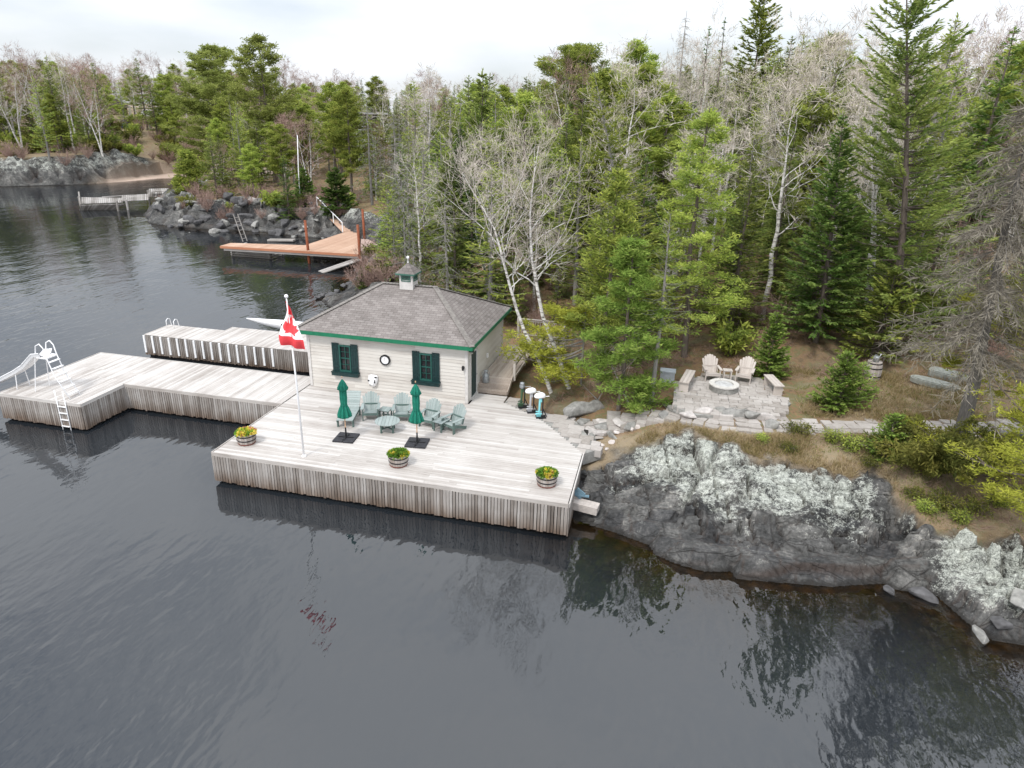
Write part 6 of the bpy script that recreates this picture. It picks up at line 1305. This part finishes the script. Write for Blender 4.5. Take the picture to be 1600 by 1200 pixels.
for dz, x, y, z, kd, q, hh, px in placed:
    if count.get(kd, 0) >= 290: continue
    count[kd] = count.get(kd, 0)+1; meshes, h0 = kinds[kd][q]
    zone = 'on the far left shore' if px < 255 else 'between beach and orange dock' if px < 560 else 'behind the boathouse' if px < 800 else 'behind the outboard motors' if px < 1030 else 'behind the patio' if px < 1300 else 'at the right'
    dep = 'front row' if dz < 50 else 'second row' if dz < 65 else 'middle rows' if dz < 90 else 'back rows'
    sc = hh/h0; o = plant(meshes, NM[kd], (x, y, z-.15), r_.uniform(0, 6.28), sc*(r_.uniform(1.0, 1.25) if sc > .7 else 1.3), 'x', 'tree', '%ss %s' % (TXT[kd], zone), sz=sc)
    rows.setdefault((kd, zone, dep), []).append((px, hh, o))
for (kd, zone, dep), lst in rows.items():
    lst.sort(key=lambda a: a[0])
    for k, (px, hh, o) in enumerate(lst):
        szw = 'tall ' if hh > 11.5 else 'short ' if hh < 7.5 else ''
        o['label'] = '%s%s %s, %s from left, %s' % (szw, TXT[kd], zone, ordinal(k+1), dep)
print(count)
# understorey
k = 0
cand = np.concatenate([np.stack([r_.uniform(-150, -94, 420), r_.uniform(97, 150, 420)], 1), np.stack([r_.uniform(-75, 34, 9000), r_.uniform(30, 110, 9000)], 1)]); cx_ = H(cand[:, 0], cand[:, 1]); ds_ = shore_d(cand[:, 0], cand[:, 1])
nb = ng = 0
for (x, y), z, d in zip(cand, cx_, ds_):
    px, py, dz = project((x, y, z))
    if d < 1.5 or px < 0 or px > 1620 or (-18 < x < -5 and y < 38) or (x > -5 and y < 34) or (x > 7 and y < 36.5 and x < 14) or (abs(x+51) < 4 and 86 < y < 102): continue
    if x > -94 and r_.random() > min(1, (60/dz)**2*.55): continue
    far = x < -94
    if far and 185 < px < 250 and y > 126: continue
    if r_.random() < (.5 if far else .76):
        if nb >= 262 or (far and nb > 80): continue
        nb += 1; s_ = r_.uniform(.5, 1.15)*(1.7 if far else 1); plant(BS[nb % 3], 'bare_shrub', (x, y, z), r_.uniform(0, 6), s_, 'leafless brown shrub %s' % ('on the far left meadow' if far else 'among the trees behind the boathouse' if px < 820 else 'under the trees behind the path and patio' if px < 1250 else 'under the trees at the right'), 'bush', 'leafless brown shrubs', parts=('stems', 'twigs'))
    else:
        if ng >= 220 or (far and ng > 60): continue
        ng += 1; plant(SB[ng % 2], 'evergreen_shrub', (x, y, z), r_.uniform(0, 6), r_.uniform(.5, 1.2)*(1.8 if far else 1), 'low evergreen shrub %s' % ('on the far left meadow' if far else 'among the trees behind the boathouse' if px < 820 else 'under the trees behind the path and patio' if px < 1250 else 'under the trees at the right'), 'bush', 'low evergreen shrubs', parts=('stems', 'crown'))
print('shrubs', nb, ng)
YK = [spruce(190+i, 3, .8, .02, 20, 8, .2, .06, .9, needles=(M_lf_spruce, M_lf_dark, M_lf_bright)[i], dens=2.2) for i in range(3)]
k = 0
for _ in range(1500):
    x, y = r_.uniform(-24, 26), r_.uniform(35.5, 62); px, py, dz = project((x, y, 3))
    if k >= 85 or px < 560 or px > 1600 or (x < -4 and y < 38.5) or (7 < x < 14 and y < 38) or shore_d(np.array([x]), np.array([y]))[0] < 2: continue
    k += 1; s_ = r_.uniform(.5, 1.25); plant(YK[k % 3], 'young_spruce', (x, y, Hs(x, y)), r_.uniform(0, 6), s_, '%s young spruce under the trees %s' % ('tiny' if s_ < .7 else 'waist high' if s_ < .95 else 'bushy', 'behind the boathouse' if px < 820 else 'behind the patio' if px < 1250 else 'at the right'), 'tree', 'young spruces in the undergrowth')

for k in range(26):
    px = r_.uniform(290, 520); py = np.interp(px, [290, 400, 520], [318, 330, 322])+r_.uniform(-14, 12); c_g = ground(px, py, 2.2)
    if c_g[2] > .5: plant(BS[k % 3], 'bare_shrub', c_g, k*1.1, r_.uniform(.7, 1.5), 'leafless brown shrub on the rocky point behind the orange dock', 'bush', 'leafless shrubs on the point', parts=('stems', 'twigs'))
for k in range(30):
    c_g = ground(r_.uniform(150, 262), r_.uniform(208, 258), 5)
    if c_g[2] > 1.5: plant((BS+SB)[k % 5], 'meadow_shrub', c_g, k*1.1, r_.uniform(1.2, 2.2), '%s shrub on the bank above the far beach' % ('green' if k % 5 > 2 else 'leafless brown'), 'bush', 'shrubs on the bank above the beach', parts=('stems', 'twigs'))
for k in range(18):
    c_g = ground(r_.uniform(548, 612), r_.uniform(405, 455), 1.2)
    if c_g[2] > .35: plant(BS[k % 3], 'bare_shrub', c_g, k*1.1, r_.uniform(.6, 1.3), 'leafless brown shrub on the bank behind the boathouse roof', 'bush', 'leafless shrubs by the near bank', parts=('stems', 'twigs'))
PB = [shrub(175, .35, .5, M_lf_jun, 900, .12, .035), shrub(176, .4, .45, M_lf_pine, 900, .12, .035)]
for k, (px, py, s_) in enumerate([(1245, 678, 1), (1300, 690, .9), (1232, 705, .7), (1330, 702, 1.1), (1470, 790, 1.1), (1445, 800, .8), (1520, 800, 1.0), (1560, 790, .9), (1360, 730, .8), (1190, 690, .6), (1425, 775, .7), (1500, 815, .8)]):
    plant(PB[k % 2], 'low_plant', ground(px, py, 2.2), k*1.3, s_, 'small low evergreen plant in the dry grass above the bedrock', 'plant', 'small low plants above the bedrock', parts=('stems', 'crown'))
# ground cover: dry grass tufts and twiggy litter
def cover(name, boxes, n_, ln, wd, mat, seed, zmin=.6, spread=.5, kindf=None):
    r2 = np.random.default_rng(seed); B, A = [], []
    for (x0, x1, y0, y1), fr_ in boxes:
        k = int(n_*fr_); nc = max(1, k//14); cx = r2.uniform(x0, x1, nc); cy = r2.uniform(y0, y1, nc); keep = fbm(cx/1.5, cy/1.5, seed) > -.08; cx, cy = cx[keep], cy[keep]
        cx = np.repeat(cx, 14)+r2.normal(0, .1, keep.sum()*14); cy = np.repeat(cy, 14)+r2.normal(0, .1, keep.sum()*14); B.append(np.stack([cx, cy], 1))
    B = np.concatenate(B); z, d, rk_, *_ = H(B[:, 0], B[:, 1], True); ok = (z > zmin) & (rk_ < .35)
    if kindf is not None: ok &= kindf(B[:, 0], B[:, 1])
    B = B[ok]; z = z[ok]; N_ = len(B); q = rhomb(np.c_[B, z-.02], np.c_[r2.normal(0, spread, N_), r2.normal(0, spread, N_), r2.uniform(.4, 1, N_)], ln*r2.uniform(.4, 1.2, N_), np.full(N_, wd), r2); ob = link(name, quadmesh(name, q, np.clip(vn(B[:, 0]*1.3, B[:, 1]*1.3, 4)*.7+r2.uniform(-.2, .4, N_), 0, 1), mat)); return tag(ob, kind='stuff')
M_dry = mleaf('dry_grass', [(.05, (.20, .17, .06)), (.4, (.40, .31, .17)), (.95, (.56, .47, .33))], .02, .3); M_moss = mleaf('green_grass', [(.1, (.10, .13, .03)), (.9, (.25, .28, .08))], .04, .3)
offp = lambda x, y: ~(((x > -4.2) & (np.abs(y-np.interp(x, pc[:, 0], pc[:, 1])) < .78)) | ((x > .2) & (x < 5.4) & (y > 26.1) & (y < 31.9)) | ((x < -2.7) & (y < 28.6)))
cover('dry_grass', [((-1, 8, 23, 26.3), .42), ((5, 16, 27.8, 33), .3), ((13, 26, 34, 56), .28)], 90000, .3, .018, M_dry, 301, 1.2, .5, offp)
cover('lawn_grass', [((4.8, 14, 27.8, 33), .35), ((-1, 14, 22, 26.3), .65)], 26000, .14, .02, M_moss, 303, 1.2, .4, offp)
M_twg = mtwig('forest_litter_twigs', (.14, .09, .07), (.36, .25, .2))
cover('forest_litter', [((-5, 6, 28, 44), .4), ((6, 22, 32, 48), .35), ((-30, -4, 37, 60), .25), ((8, 16, 20.5, 26.5), .06)], 80000, .38, .016, M_twg, 302, .5, 1.0, offp)

# labels: copies that read alike get their place in the row
from collections import defaultdict
same = defaultdict(list); bpy.context.view_layer.update()
for o in C.objects:
    if o.parent is None and o.get('label'): same[o['label']].append(o)
for lab, lst in same.items():
    if len(lst) < 2: continue
    lst.sort(key=lambda o: project(o.location)[0])
    for k, o in enumerate(lst): o['label'] = '%s, %s from left' % (lab, ordinal(k+1) if k < 99 else ordinal(k-98)+' of the far end')
